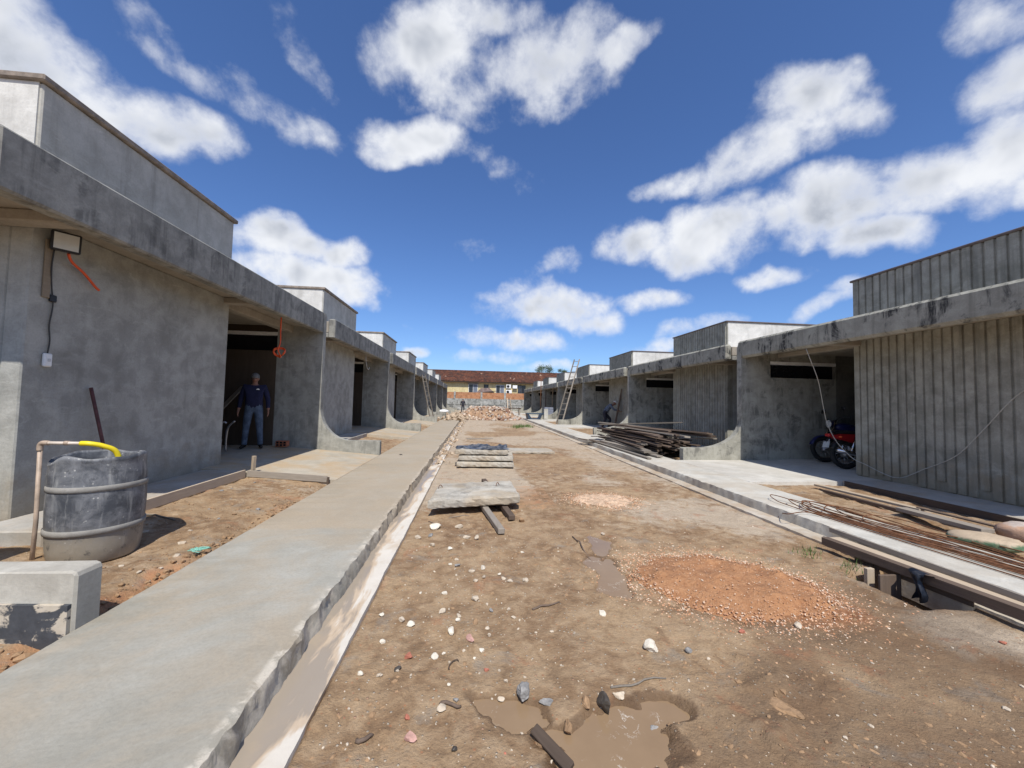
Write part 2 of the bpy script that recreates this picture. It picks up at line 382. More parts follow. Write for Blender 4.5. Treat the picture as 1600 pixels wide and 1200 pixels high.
def soil_nodes(T, p):
    n1 = T.noise(p, 1.3, 5, .6, .5); n2 = T.noise(p, 7, 7, .68, .4); n3 = T.noise(p, 45, 4, .7)
    return n1, n2, n3
def make_ground_mat():
    m, T, b, p = material('construction_dirt')
    n1, n2, n3 = soil_nodes(T, p)
    dry = T.mix(T.ss(n1, .33, .67), (.235, .145, .078), (.38, .262, .152))
    dry = T.mix(T.math('MULTIPLY', T.ss(n2, .42, .7), .75), dry, (.44, .32, .20))
    dry = T.mix(T.math('MULTIPLY', T.ss(n2, .5, .3), .65), dry, (.17, .105, .058))
    pale = T.attr('pale'); wet = T.attr('wet'); ora = T.attr('orange')
    n0 = T.noise(T.scalev(p, (.55, 1.0, 1)), 1.0, 6, .62, .8)
    pn = T.ss(T.math('ADD', T.math('ADD', pale, T.math('MULTIPLY', T.math('SUBTRACT', n0, .5), 1.5)), T.math('MULTIPLY', T.math('SUBTRACT', n2, .5), 1.0)), .25, .7)
    c = T.mix(T.math('MULTIPLY', pn, .75), dry, T.mix(n2, (.39, .31, .22), (.58, .50, .39)))
    on = T.ss(T.math('ADD', ora, T.math('MULTIPLY', T.math('SUBTRACT', n2, .5), .9)), .3, .7)
    c = T.mix(T.math('MULTIPLY', on, .9), c, T.mix(T.ss(n3, .3, .7), (.36, .16, .07), (.52, .27, .13)))
    spk = T.voro(p, 38); sz = T.voro(p, 38, out='Color')
    sep = T.node('ShaderNodeSeparateColor'); T.put(sep.inputs[0], sz)
    red = T.math('MULTIPLY', T.ss(T.noise(p, 2.6, 5, .65, .6), .58, .68), .45); c = T.mix(red, c, (.36, .16, .08))
    gry = T.math('MULTIPLY', T.ss(T.noise(T.scalev(p, (1.7, 2.3, 1)), 1.6, 6, .65, .6), .57, .68), .5); c = T.mix(gry, c, (.26, .235, .195))
    sp = T.math('MULTIPLY', T.ss(spk, .26, .17), T.ss(sep.outputs[0], .72, .8))
    c = T.mix(T.math('MULTIPLY', sp, .75), c, (.55, .48, .38))
    sp2 = T.math('MULTIPLY', T.ss(spk, .3, .2), T.ss(sep.outputs[1], .84, .9))
    c = T.mix(T.math('MULTIPLY', sp2, .6), c, (.40, .17, .08))
    c = T.mix(T.math('MULTIPLY', T.ss(n3, .4, .75), .3), c, (.14, .09, .055))
    wn = T.ss(T.math('ADD', wet, T.math('MULTIPLY', T.math('SUBTRACT', n2, .5), .8)), .3, .75)
    c = T.mix(wn, c, T.mix(1.0, c, (.50, .46, .43), 'MULTIPLY'))
    T.put(b.inputs['Base Color'], c)
    T.put(b.inputs['Roughness'], T.math('MULTIPLY_ADD', wn, -.5, .95)); b.inputs['Specular IOR Level'].default_value = .3
    h = T.math('ADD', T.math('MULTIPLY', n2, .5), T.math('MULTIPLY', T.noise(p, 22, 6, .7, .3), .55))
    h = T.math('ADD', h, T.math('MULTIPLY', T.noise(p, 90, 4, .7), .25))
    h = T.math('ADD', h, T.math('MULTIPLY', sp, .25))
    bump(T, b, h, .85, .035)
    return m
DIRT = make_ground_mat()
def make_water():
    m, T, b, p = material('muddy_water')
    n = T.noise(p, 5, 4, .6); foam = T.noise(p, 16, 5, .65, 1.5); ring = T.math('ABSOLUTE', T.math('SUBTRACT', foam, .60))
    c = T.mix(n, (.225, .150, .085), (.30, .205, .12))
    fk = T.math('MULTIPLY', T.ss(ring, .022, .006), T.ss(T.noise(p, 3.5, 3, .5), .5, .62))
    c = T.mix(T.math('MULTIPLY', fk, .75), c, (.60, .55, .47))
    T.put(b.inputs['Base Color'], c); T.put(b.inputs['Roughness'], T.math('MULTIPLY_ADD', fk, .5, .12)); b.inputs['Specular IOR Level'].default_value = .3
    bump(T, b, T.noise(p, 14, 3, .5), .04, .01)
    return m
WATER = make_water()
def make_gutter():
    m, T, b, p = material('gutter_cement')
    n = T.noise(p, 6, 6, .65, .3)
    c = T.mix(n, (.50, .455, .385), (.70, .65, .565))
    sep = T.node('ShaderNodeSeparateXYZ'); T.put(sep.inputs[0], p)
    w = T.noise(T.scalev(p, (3, .75, 1)), 1.1, 5, .6, .6)
    w = T.math('ADD', w, T.math('MULTIPLY', T.math('ADD', sep.outputs[0], .80), -1.1))
    wet = T.ss(w, .50, .56)
    edge = T.math('MULTIPLY', T.ss(w, .44, .50), T.ss(w, .58, .52))
    c = T.mix(T.math('MULTIPLY', edge, .6), c, (.42, .28, .15))
    c = T.mix(T.math('MULTIPLY', wet, .9), c, (.30, .245, .185))
    c = T.mix(T.math('MULTIPLY', T.ss(T.noise(p, 2.5, 5, .6), .5, .7), .5), c, (.45, .34, .22))
    T.put(b.inputs['Base Color'], c); T.put(b.inputs['Roughness'], T.math('MULTIPLY_ADD', wet, -.6, .9))
    bump(T, b, T.math('MULTIPLY', n, T.math('SUBTRACT', 1.0, T.math('MULTIPLY', wet, .8))), .4, .01)
    return m
GUTTER = make_gutter()

# ------------------------------------------------------------------ layout constants (metres)
LX = dict(s=-1, Xf=3.54, Xw=4.18, Xe=2.17, Xb=8.6, zw=.14, zf=.33, fb=2.95, ft=3.43, pt=4.40, curve=(2.85, 1.25, .46), slot=(4.55, 5.9, 2.5, 2.93),
          pitch=6.9, y_fa=3.11, y_wn=3.97, y_wf=6.9, y_fin=9.29, y_end=9.45, y_sl=6.45, ap=3.55)
RX = dict(s=1, Xf=6.44, Xw=7.36, Xe=4.96, Xb=11.8, zw=.16, zf=.2, fb=2.63, ft=3.05, pt=3.93, curve=(5.35, 1.1, .44), slot=(7.2, 8.95, 2.17, 2.57),
          pitch=6.82, y_fa=2.45, y_wn=3.75, y_wf=6.77, y_fin=8.72, y_end=8.88, y_sl=6.25, ap=6.5)
# ------------------------------------------------------------------ ground sheet
PUD = [(onz(790, 1105), .17, .09), (onz(815, 1125), .13, .07), (onz(900, 1150), .22, .07), (onz(975, 1125), .22, .10), (onz(960, 1185), .26, .09), (onz(1030, 1110), .10, .10), (onz(990, 1165), .2, .08), (onz(920, 1190), .2, .07)]
PUD2 = [(onz(935, 850), .13, .3), (onz(945, 885), .17, .3), (onz(955, 912), .14, .2)]
HOLE = (3.50, 2.86)
def pud_mask(x, y, L):
    wx = x+(fbm(x*6, y*6, 3, 5)-.5)*.22; wy = y+(fbm(x*6+9, y*6, 3, 8)-.5)*.22
    k = np.full_like(x, -1.0)
    for c, a, b in L: k = np.maximum(k, 1-((wx-c.x)/a)**2-((wy-c.y)/b)**2)
    return k
def ground_h(x, y):
    x = np.asarray(x, float); y = np.asarray(y, float)
    road = (fbm(x*1.1, y*1.1, 4, 1)-.5)*.035+(fbm(x*5, y*5, 4, 2)-.5)*.028
    clod = np.clip(fbm(x*9, y*9, 4, 3, .6)-.52, 0, 1)*.11*sst(fbm(x*1.6, y*1.6, 2, 4), .45, .7)
    road = road+clod*np.clip(1.4-y*.12, .3, 1)+.004
    # churned ridge between the puddles and tyre-like drag marks on the right
    road += .022*sst(fbm(x*3.2+y*1.5, y*7-x*2.4, 3, 12), .52, .75)*sst(x, .6, 1.4)*sst(4.5-y, 0, 1.5)*(1-sst(pud_mask(x, y, PUD), -2.5, -.3))
    k = np.maximum(pud_mask(x, y, PUD), pud_mask(x, y, PUD2)*.85)
    road = road*(1-.75*sst(k, -.6, .1))-.034*sst(k, -.15, .6)
    bed = .115+(fbm(x*2, y*2, 4, 21)-.5)*.07+(fbm(x*8, y*8, 3, 22)-.5)*.04
    bedL = bed-.07*np.exp(-((x+3.2)**2+(y-3.67)**2)/.16)+.05*sst(-x, 2.7, 3.5)+.07*sst(2.25-y, 0, .5)*sst(-x, 2.2, 2.6)
    bedR = bed-.02
    bedL = bedL-.075*sst(x, -2.5, -2.22)*sst(fbm(y*3, y*0+x*3, 3, 33), .2, .6)
    h = np.where(x < -2.17, bedL, np.where(x < -.69, -.10, np.where(x < 3.72, road, np.where(x < 4.75, -.10, bedR))))
    h = np.where((x > -.69) & (x < -.6), np.minimum(h, .012), h)
    hole = 1-np.maximum(np.abs(x-HOLE[0])/.24, np.abs(y-HOLE[1])/.34)
    h = h-.6*sst(hole+(fbm(x*7, y*7, 2, 31)-.5)*.2, 0, .25)*(x < 3.74)
    return np.where((np.abs(x) > 9) | (y > 56), np.where(np.abs(x) > 9, .05, h*.3), h)
def ground():
    def seg(a, b, st): return list(np.arange(a, b, st))
    xs = [-3000, -800, -200, -60, -25, -14]+seg(-9, -4.2, .25)+seg(-4.2, -2.2, .04)+[-2.18, -2.165]+seg(-2.1, -.72, .2)+[-.695, -.685]+seg(-.67, 3.7, .0215)+[3.715, 3.725]+seg(3.8, 4.7, .2)+[4.745, 4.755]+seg(4.8, 7.4, .05)+seg(7.5, 12, .3)+[14, 25, 60, 200, 800, 3000]
    ys = [-3000, -500, -100, -30, -10, -4, -2, -.5, .3, .9]+seg(1.1, 2.6, .0165)+seg(2.6, 4.6, .026)+seg(4.6, 8, .045)+seg(8, 16, .09)+seg(16, 56, .22)+[58, 70, 100, 200, 600, 1500, 4000]
    xs = np.array(xs); ys = np.array(ys); X, Y = np.meshgrid(xs, ys)
    Z = ground_h(X, Y)
    nx, ny = len(xs), len(ys)
    me = bpy.data.meshes.new('ground')
    co = np.stack([X, Y, Z], -1).reshape(-1, 3).astype(np.float32)
    i = np.arange(nx*ny).reshape(ny, nx)
    q = np.stack([i[:-1, :-1], i[:-1, 1:], i[1:, 1:], i[1:, :-1]], -1).reshape(-1, 4)
    me.vertices.add(len(co)); me.vertices.foreach_set('co', co.ravel())
    me.loops.add(q.size); me.loops.foreach_set('vertex_index', q.ravel().astype(np.int32))
    me.polygons.add(len(q)); me.polygons.foreach_set('loop_start', np.arange(0, q.size, 4, dtype=np.int32))
    me.polygons.foreach_set('use_smooth', np.ones(len(q), bool))
    me.update(calc_edges=True); me.validate()
    x, y = X.ravel(), Y.ravel()
    k = pud_mask(x, y, PUD)
    wet = np.maximum(.62*sst(k, -1.0, -.1), .4*sst(pud_mask(x, y, PUD2), -.5, .2))+.55*sst(fbm(x*.8, y*.8, 3, 41), .45, .65)*sst(4.6-y, 0, 2.2)*sst(x, -.3, .5)
    wet = np.where((x < -2.17) | (x > 4.7), .15, wet)
    pale = .62*sst(y, 4.0, 7)*sst(fbm(x*.6, y*.35, 3, 51), .34, .6)+.3*sst(y, 9, 22)
    pale += .75*np.exp(-((x-2.6)**2/.9+(y-4.9)**2/.5))+.55*np.exp(-((x-3.4)**2/.12+(y-4.4)**2/2))+.35*np.exp(-((x-.9)**2/3+(y-7.2)**2/1.2))
    pale += .5*np.exp(-((x+.55)**2/.05))*sst(y, 4, 6)+.8*np.exp(-((x-3.35)**2/.2+(y-2.25)**2/.12))
    pale = np.where((x < -2.17), .22, np.where(x > 4.7, .25, pale))
    pile = onz(1150, 925)
    ora = .75*np.exp(-(((x-pile.x-.15)/.75)**2+((y-pile.y+.02)/.42)**2)**2)+.5*np.exp(-((x-2.55)**2/.25+(y-2.45)**2/.05))
    ora = np.where(x < -2.17, .08+.22*sst(fbm(x*1.5, y*1.5, 3, 61), .45, .65), ora)
    ora = np.where((x < -2.17) & (x > -2.6), np.maximum(ora, .55*sst(x, -2.6, -2.3)*sst(4.6-y, 0, 1.5)), ora)
    ora = np.where((x > .2) & (x < 1.2) & (y > 5.2) & (y < 6.6), .42, ora)
    for n, v in (('wet', wet), ('pale', pale), ('orange', ora)):
        a = me.attributes.new(n, 'FLOAT', 'POINT'); a.data.foreach_set('value', np.clip(v, 0, 1).astype(np.float32))
    me.materials.append(DIRT)
    o = bpy.data.objects.new('ground', me); COL.objects.link(o); tag(o, 'brown churned construction dirt of the unfinished street', 'ground', kind='structure')
    return o
ground()
def gz(x, y): return float(ground_h(np.array([x]), np.array([y]))[0])
def puddle(name, L, z, label):
    x0 = min(c.x-a for c, a, b in L)-.1; x1 = max(c.x+a for c, a, b in L)+.1; y0 = min(c.y-b for c, a, b in L)-.1; y1 = max(c.y+b for c, a, b in L)+.1
    st = .02; xs = np.arange(x0, x1, st); ys = np.arange(y0, y1, st); X, Y = np.meshgrid(xs, ys)
    ok = ground_h(X, Y) < z+.012
    V = [(a, b, z) for a, b in zip(X.ravel(), Y.ravel())]; F = []; nx = len(xs)
    for j in range(len(ys)-1):
        for i in range(nx-1):
            if ok[j, i] or ok[j+1, i] or ok[j, i+1] or ok[j+1, i+1]: F.append((j*nx+i, j*nx+i+1, (j+1)*nx+i+1, (j+1)*nx+i))
    used = sorted({i for f in F for i in f}); mp = {u: k for k, u in enumerate(used)}
    o = obj(name, [V[u] for u in used], [tuple(mp[i] for i in f) for f in F], WATER); tag(o, label, 'puddle', kind='structure')
puddle('puddle', PUD, -.014, 'muddy brown puddle with foam flecks in the foreground')
puddle('puddle', PUD2, -.014, 'small thin puddle beside the orange gravel heap')

# ------------------------------------------------------------------ pavements
def strip(name, prof, ys, mat, jit, label, cat='pavement', seed=1):
    """cross-section prof of (x, z, jitter weight) swept along ys"""
    V = []; n = len(prof); ys = np.array(ys)
    for i, (x, z, w) in enumerate(prof):
        jx = (fbm(ys*9, ys*0+i*.6, 5, seed, .65)-.5)*2*jit*w-np.clip(fbm(ys*2.2, ys*0, 3, seed+9)-.62, 0, 1)*jit*6*w
        jz = -np.abs(fbm(ys*7, ys*0+3, 3, seed+4)-.5)*jit*1.2*w
        V.append(np.stack([x+jx, ys, z+jz], -1))
    V = np.array(V).transpose(1, 0, 2).reshape(-1, 3); F = []
    for j in range(len(ys)-1):
        for i in range(n-1): F.append((j*n+i, j*n+i+1, (j+1)*n+i+1, (j+1)*n+i))
    F.append(tuple(range(n))); F.append(tuple((len(ys)-1)*n+i for i in range(n-1, -1, -1)))
    V2, F2 = fixn([tuple(v) for v in V], F)
    o = obj(name, V2, F2, mat, None, True); o.data.set_sharp_from_angle(angle=math.radians(38)); return tag(o, label, cat, kind='structure')
YS = list(np.arange(-6, 1.2, .3))+list(np.arange(1.2, 8, .022))+list(np.arange(8, 53, .12))
strip('walkway_left', [(-2.17, -.15, 0), (-2.17, .128, .3), (-2.155, .14, .2), (-1.5, .142, 0), (-.985, .139, .15), (-.955, .138, .35), (-.932, .136, .8), (-.926, .118, 1.2), (-.922, .08, 1.0), (-.916, .035, .8), (-.905, -.15, 0)], YS, C_WALK, .03, 'grey concrete walkway with a chipped kerb on the left of the street')
strip('gutter_left', [(-.93, -.15, 0), (-.93, .012, 0), (-.87, .008, 0), (-.72, .02, 0), (-.695, .018, .5), (-.685, -.15, 0)], YS, GUTTER, .012, 'pale cement gutter strip with wet patches beside the left walkway', seed=4)
strip('walkway_right', [(4.77, -.15, 0), (4.77, .155, .3), (4.74, .16, .2), (4.3, .162, 0), (3.99, .158, .2), (3.95, .156, .5), (3.935, .152, .9), (3.93, .12, .8), (3.925, .08, .7), (3.92, -.15, 0)], YS, C_WALKR, .022, 'pale concrete walkway with a kerb on the right of the street', seed=14)
strip('gutter_right', [(3.94, -.15, 0), (3.94, .03, 0), (3.78, .028, 0), (3.73, .024, .6), (3.715, -.15, 0)], YS, C_GUTR, .02, 'narrow cement edging strip under the right kerb', seed=24)

# ------------------------------------------------------------------ houses
def house(D, k, label, group, ribs=False):
    s = D['s']; o = k*D['pitch']; R = s > 0
    fa, wn, wf, fin, end, sl = (D[q]+o for q in ('y_fa', 'y_wn', 'y_wf', 'y_fin', 'y_end', 'y_sl'))
    Xf, Xw, Xe, Xb = D['Xf'], D['Xw'], D['Xe'], D['Xb']; fb, ft, pt = D['fb'], D['ft'], D['pt']
    H = thing('row_house', label, 'house', (s*Xw, (wn+wf)/2, 0), group)
    B = .012
    def b(name, a0, a1, y0, y1, z0, z1, mat, bev=B, par=H):
        return box(name, s*a0, s*a1, y0, y1, z0, z1, mat, par, bev)
    wm = C_RIB if R else C_WALL
    zt = fb+.13                                                   # underside of the roof slab
    b('front_wall', Xw, Xw+.18, wn, wf, -.1, zt, wm)
    b('side_wall', Xw+.18, Xb, wn+.001, wn+.17, -.1, zt, C_WALL)
    b('side_wall', Xw+.18, Xb, wf-.17, wf-.001, -.1, zt, C_INSHADE)
    b('back_wall', Xb, Xb+.16, wn, end, -.1, zt, C_INSHADE)
    # roof: front beam, slab and ribs under it
    b('fascia_beam', Xf, Xf+.16, fa, (end if R else fin)-.002, fb, ft, C_FASCIAR if R else C_FASCIA, .02 if not R else .045)
    b('roof_slab', Xf+.16, Xb+.16, fa+.002, end-.004, zt, ft-.06, SOFF)
    b('roof_beam', Xf+.16, Xw+.3, wn-.20, wn-.04, fb+.02, zt-.001, SOFF)
    b('roof_beam', Xf+.16, Xw+.2, wf-.15, wf+.01, fb+.03, zt, SOFF)
    b('roof_beam', Xw+.02, Xw+.2, wf+.012, fin-.002, fb-.02 if not R else fb+.03, zt, SOFF)
    b('roof_edge', Xf+.161, Xb, fa+.004, fa+.14, fb+.01, zt-.002, C_FASCIA)
    # parapet block with coping
    p = b('parapet', Xw, Xw+3.4, wn, wf, ft-.055, pt, C_RIB if R else C_PARA)
    pe = b('parapet_end', Xw+.03, Xw+3.38, wn-.012, wn-.001, ft-.055, pt-.002, C_PARASUN, 0)  # sunlit brightness put into the colour of this end face
    b('coping', Xw-.045, Xw+3.45, wn-.045, wf+.045, pt, pt+(.04 if R else .065), COPINGR if R else COPING)
    # fin wall with the flared foot
    cx, cz, ez = D['curve']
    P = [(Xe, -.1), (Xe, ez-.02), (Xe+.02, ez)]
    P += [(cx+(Xf-cx)*(1-math.cos(t)) if False else cx+(Xf-cx)*math.sin(t)*1.0, cz-(cz-ez)*math.cos(t)) for t in [i*math.pi/2/14 for i in range(15)]]
    # quarter ellipse: tangent to the flat foot, then vertical
    P += [(Xf, ft-.05 if R else ft-.012), (Xf+.05, ft-.004)] if not R else [(Xf+.001, fb+.25), (Xf+.03, fb+.34)]
    topz = P[-1][1]
    s0, s1, sz0, sz1 = D['slot']
    P += [(s0, topz), (s0, -.1)]
    V, F = extr([(s*a, z) for a, z in P], fin, end)
    V, F = V, F
    obj('fin_wall', V, F, C_FINR if R else C_FIN, H)
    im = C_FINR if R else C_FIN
    im = im if R else DKB  # left row: carport shade put into the board colour
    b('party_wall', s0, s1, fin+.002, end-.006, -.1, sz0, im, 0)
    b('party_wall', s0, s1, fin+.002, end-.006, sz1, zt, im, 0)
    b('party_wall', s1, Xb, fin+.002, end-.006, -.1, zt, C_INSHADE if R else DKB, 0)  # deepest stretch coloured dark for the interior shade
    w = b('window', s0+.003, s1-.003, fin+.09, fin+.11, sz0, sz1, DARKFILL, 0)  # near-black pane painted in for the shade inside the slot opening
    b('painted_daylight_slit', s0+.003, s1-.003, fin-.012, fin+.085, sz1-.075, sz1-.002, WHITEP, 0, w)  # white strip painted to stand in for the bright daylight slit
    # carport floor ramp and wall apron
    zf, zw = D['zf'], D['zw']
    q0 = Xe if not R else 4.772
    q0 = 2.172 if not R else 4.772
    V, F = extr([(s*q0, -.12), (s*q0, zw-.006), (s*(Xw-.1), zf-.03), (s*(Xw+.4), zf), (s*(Xb-.002), zf), (s*(Xb-.002), -.12)], sl, fin-.003)
    if k >= 0: obj('carport_floor', V, F, C_FLOORR if R else C_FLOOR, H)
    b('apron', D['ap'], Xw-.003, wn-.35, sl-.004, -.12, .285 if not R else .185, C_APRON)
    if R:
        pit = .1305; n = int((wf-wn)/pit)
        rr = random.Random(k)
        if k == 0:
            for i in range(n):
                y1 = wf-.004-i*pit; y0 = y1-.104
                zb = .2+(rr.random()*.16 if rr.random() < .6 else 0)
                V = [(s*(Xw-.024), y0+.005, zb), (s*(Xw-.024), y1-.005, zb), (s*(Xw-.001), y1, zb), (s*(Xw-.001), y0, zb)]
                V += [(x, y, zt-.003) for x, y, z in V]
                V, F = fixn(V, BOXF); obj('rib', V, F, C_RIB, H)
            for i in range(n):
                y1 = wf-.004-i*pit; y0 = y1-.104
                V = [(s*(Xw-.024), y0+.005, ft-.05), (s*(Xw-.024), y1-.005, ft-.05), (s*(Xw-.001), y1, ft-.05), (s*(Xw-.001), y0, ft-.05)]
                V += [(x, y, pt-.003) for x, y, z in V]
                V, F = fixn(V, BOXF); obj('rib', V, F, C_RIB, p)
        else:
            for par, z0, z1, nm in ((H, .2, zt-.003, 'wall_ribs'), (p, ft-.05, pt-.003, 'parapet_ribs')):
                L = []
                for i in range(n):
                    y1 = wf-.004-i*pit; y0 = y1-.104
                    V = [(s*(Xw-.024), y0+.005, z0), (s*(Xw-.024), y1-.005, z0), (s*(Xw-.001), y1, z0), (s*(Xw-.001), y0, z0)]
                    V += [(x, y, z1) for x, y, z in V]; L.append((V, BOXF))
                V, F = join(L); V, F = fixn(V, F); tag(obj(nm, V, F, C_RIB, par), kind='stuff')
    return H
ORD = ['first', 'second', 'third', 'fourth', 'fifth', 'sixth', 'seventh']
def low_fin():
    y0, y1 = LX['y_fin']-6.9, LX['y_end']-6.9; t = thing('fin_wall', 'low concrete wall end with black bitumen patches, lower left corner', 'wall', (-2.9, y0, 0))
    P = [(-2.16, -.1), (-2.16, .44), (-2.18, .46), (-2.85, .46)]+[(-2.85-.69*math.sin(q), 1.25-.79*math.cos(q)) for q in [i*math.pi/2/12 for i in range(1, 13)]]+[(-3.54, 1.7), (-5.6, 1.7), (-5.6, -.1)]
    V, F = extr(P, y0, y1); V2, F2 = bevel(V, F, .012) ; obj('panel', V2, F2, C_FINP, t)
    m, T, b, p = material('patchy_bitumen'); n = T.noise(p, 5.5, 6, .62, .6); n2 = T.noise(p, 22, 4, .6)
    c = T.mix(T.ss(n, .53, .58), T.mix(n2, (.02, .022, .026), (.085, .09, .10)), T.mix(n2, (.42, .36, .27), (.55, .49, .40)))
    T.put(b.inputs['Base Color'], c); b.inputs['Roughness'].default_value = .75; bump(T, b, n, .5, .01)
    V, F = extr([(-2.175, -.1), (-2.175, .285), (-2.6, .30), (-5.5, .29), (-5.5, -.1)], y0-.022, y0-.001); V, F = fixn(V, F); obj('bitumen_coat', V, F, m, t)
C_FINP = concrete('pale_fin_concrete', (.36, .335, .285), (.52, .495, .43), .1, .1)
low_fin()
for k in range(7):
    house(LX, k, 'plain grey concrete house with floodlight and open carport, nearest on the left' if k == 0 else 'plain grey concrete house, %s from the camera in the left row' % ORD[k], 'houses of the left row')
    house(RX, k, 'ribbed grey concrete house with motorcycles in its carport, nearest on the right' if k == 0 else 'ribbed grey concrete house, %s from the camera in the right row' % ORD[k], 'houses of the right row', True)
# ------------------------------------------------------------------ drum and water pipe, lower left
def drum_mat():
    m, T, b, p = material('cement_splashed_drum_plastic')
    n = T.noise(p, 6, 7, .7, .4); st = T.noise(T.scalev(p, (9, 9, 1.3)), 1.5, 6, .7)
    c = T.mix(T.ss(n, .35, .68), (.055, .06, .07), (.20, .205, .215))
    c = T.mix(T.math('MULTIPLY', T.ss(st, .52, .68), .7), c, (.32, .32, .31))
    sep = T.node('ShaderNodeSeparateXYZ'); T.put(sep.inputs[0], p)
    low = T.ss(T.math('ADD', sep.outputs[2], T.math('MULTIPLY', n, .3)), .55, .38)
    c = T.mix(T.math('MULTIPLY', low, .7), c, (.33, .29, .225))
    dk = T.noise(p, 11, 5, .7); c = T.mix(T.math('MULTIPLY', T.ss(dk, .56, .68), .6), c, (.035, .037, .042)); sp = T.voro(T.vmath('ADD', p, T.vmath('MULTIPLY', T.scalev(p, (1, 1, 1)), (0, 0, 0))), 26); c = T.mix(T.math('MULTIPLY', T.math('MULTIPLY', T.ss(sp, .2, .1), T.ss(n, .5, .6)), .8), c, (.55, .54, .5))
    T.put(b.inputs['Base Color'], c); b.inputs['Roughness'].default_value = .55
    bump(T, b, n, .4, .006); return m
DRUM = drum_mat()
DRUMC = Vector((-3.17, 3.65, .075))
def make_drum():
    t = thing('plastic_drum', 'dark cement-splashed plastic drum with a torn rim standing on the dirt', 'drum', DRUMC)
    N = 48; zs = [(.262, 0), (.272, .012), (.285, .12), (.296, .3), (.300, .45), (.297, .6), (.288, .72), (.279, .80), (.284, .822), (.284, .85), (.272, .853), (.266, .83), (.27, .72), (.285, .45), (.25, .03)]
    V, F = lathe(zs, N, DRUMC)
    V2 = []
    for i, v in enumerate(V):
        r_, k = divmod(i, N); a = 2*math.pi*k/N
        x, y, z = v
        if 6 <= r_ <= 11:
            tear = max(0, 1-abs(((a-math.radians(232)+math.pi) % (2*math.pi))-math.pi)/.42)
            z -= .0 ; wave = .012*math.sin(3*a+.6)+.006*math.sin(7*a)
            f = (r_-5)/5 if r_ < 10 else 1
            z += (wave-.075*tear**.6)*min(1, f); x += (x-DRUMC.x)*(.06*tear); y += (y-DRUMC.y)*(.06*tear)
        V2.append((x, y, z))
    n = len(zs)
    F.append(tuple(range(N-1, -1, -1))); F.append(tuple((n-1)*N+k for k in range(N)))
    obj('shell', V2, F, DRUM, t, True)
    hoop = concrete('drum_hoop_grime', (.20, .19, .175), (.33, .315, .285), 0)
    for z in (.26, .60):
        V, F = lathe([(.292, z-.024), (.3035, z-.021), (.305, z), (.3035, z+.021), (.292, z+.024)], N, DRUMC); obj('hoop', V, F, hoop, t, True)
make_drum()
def make_pipe():
    b = Vector((-3.40, 3.40, .03))
    t = thing('water_pipe', 'upright brown pipe with a yellow hose bent into the drum', 'pipe', b)
    obj('riser', *tube([b, b+Vector((.01, 0, .4)), b+Vector((0, 0, .985))], .014, 10), PVC, t, True)
    obj('elbow', *tube(smooth_path([b+Vector((0, 0, .95)), b+Vector((.0, 0, .995)), b+Vector((.018, 0, 1.012)), b+Vector((.06, 0, 1.012))], 4), .019, 10), PVC, t, True)
    obj('spout', *tube([b+Vector((.03, 0, 1.012)), b+Vector((.31, .01, 1.01))], .0135, 10), WHITEP if False else plain('pale_pvc', (.62, .54, .46), .5, var=.1), t, True)
    obj('joint_ring', *tube([b+Vector((.17, .005, 1.012)), b+Vector((.2, .005, 1.012))], .018, 10), PVC, t, True)
    obj('hose', *tube(smooth_path([b+Vector((.28, .01, 1.01)), b+Vector((.34, .015, 1.008)), b+Vector((.40, .06, .985)), b+Vector((.45, .12, .93)), b+Vector((.465, .16, .78))], 6), .0195, 12), YELLOW, t, True)
make_pipe()
tag(obj('tool_handle', *tube([(-3.86, 4.62, .28), (-4.02, 4.63, .9), (-4.15, 4.60, 1.5)], .016, 8), plain('dark_red_wood', (.12, .045, .04), .7), None, True), 'thin dark red handle leaning on the wall behind the drum', 'handle')
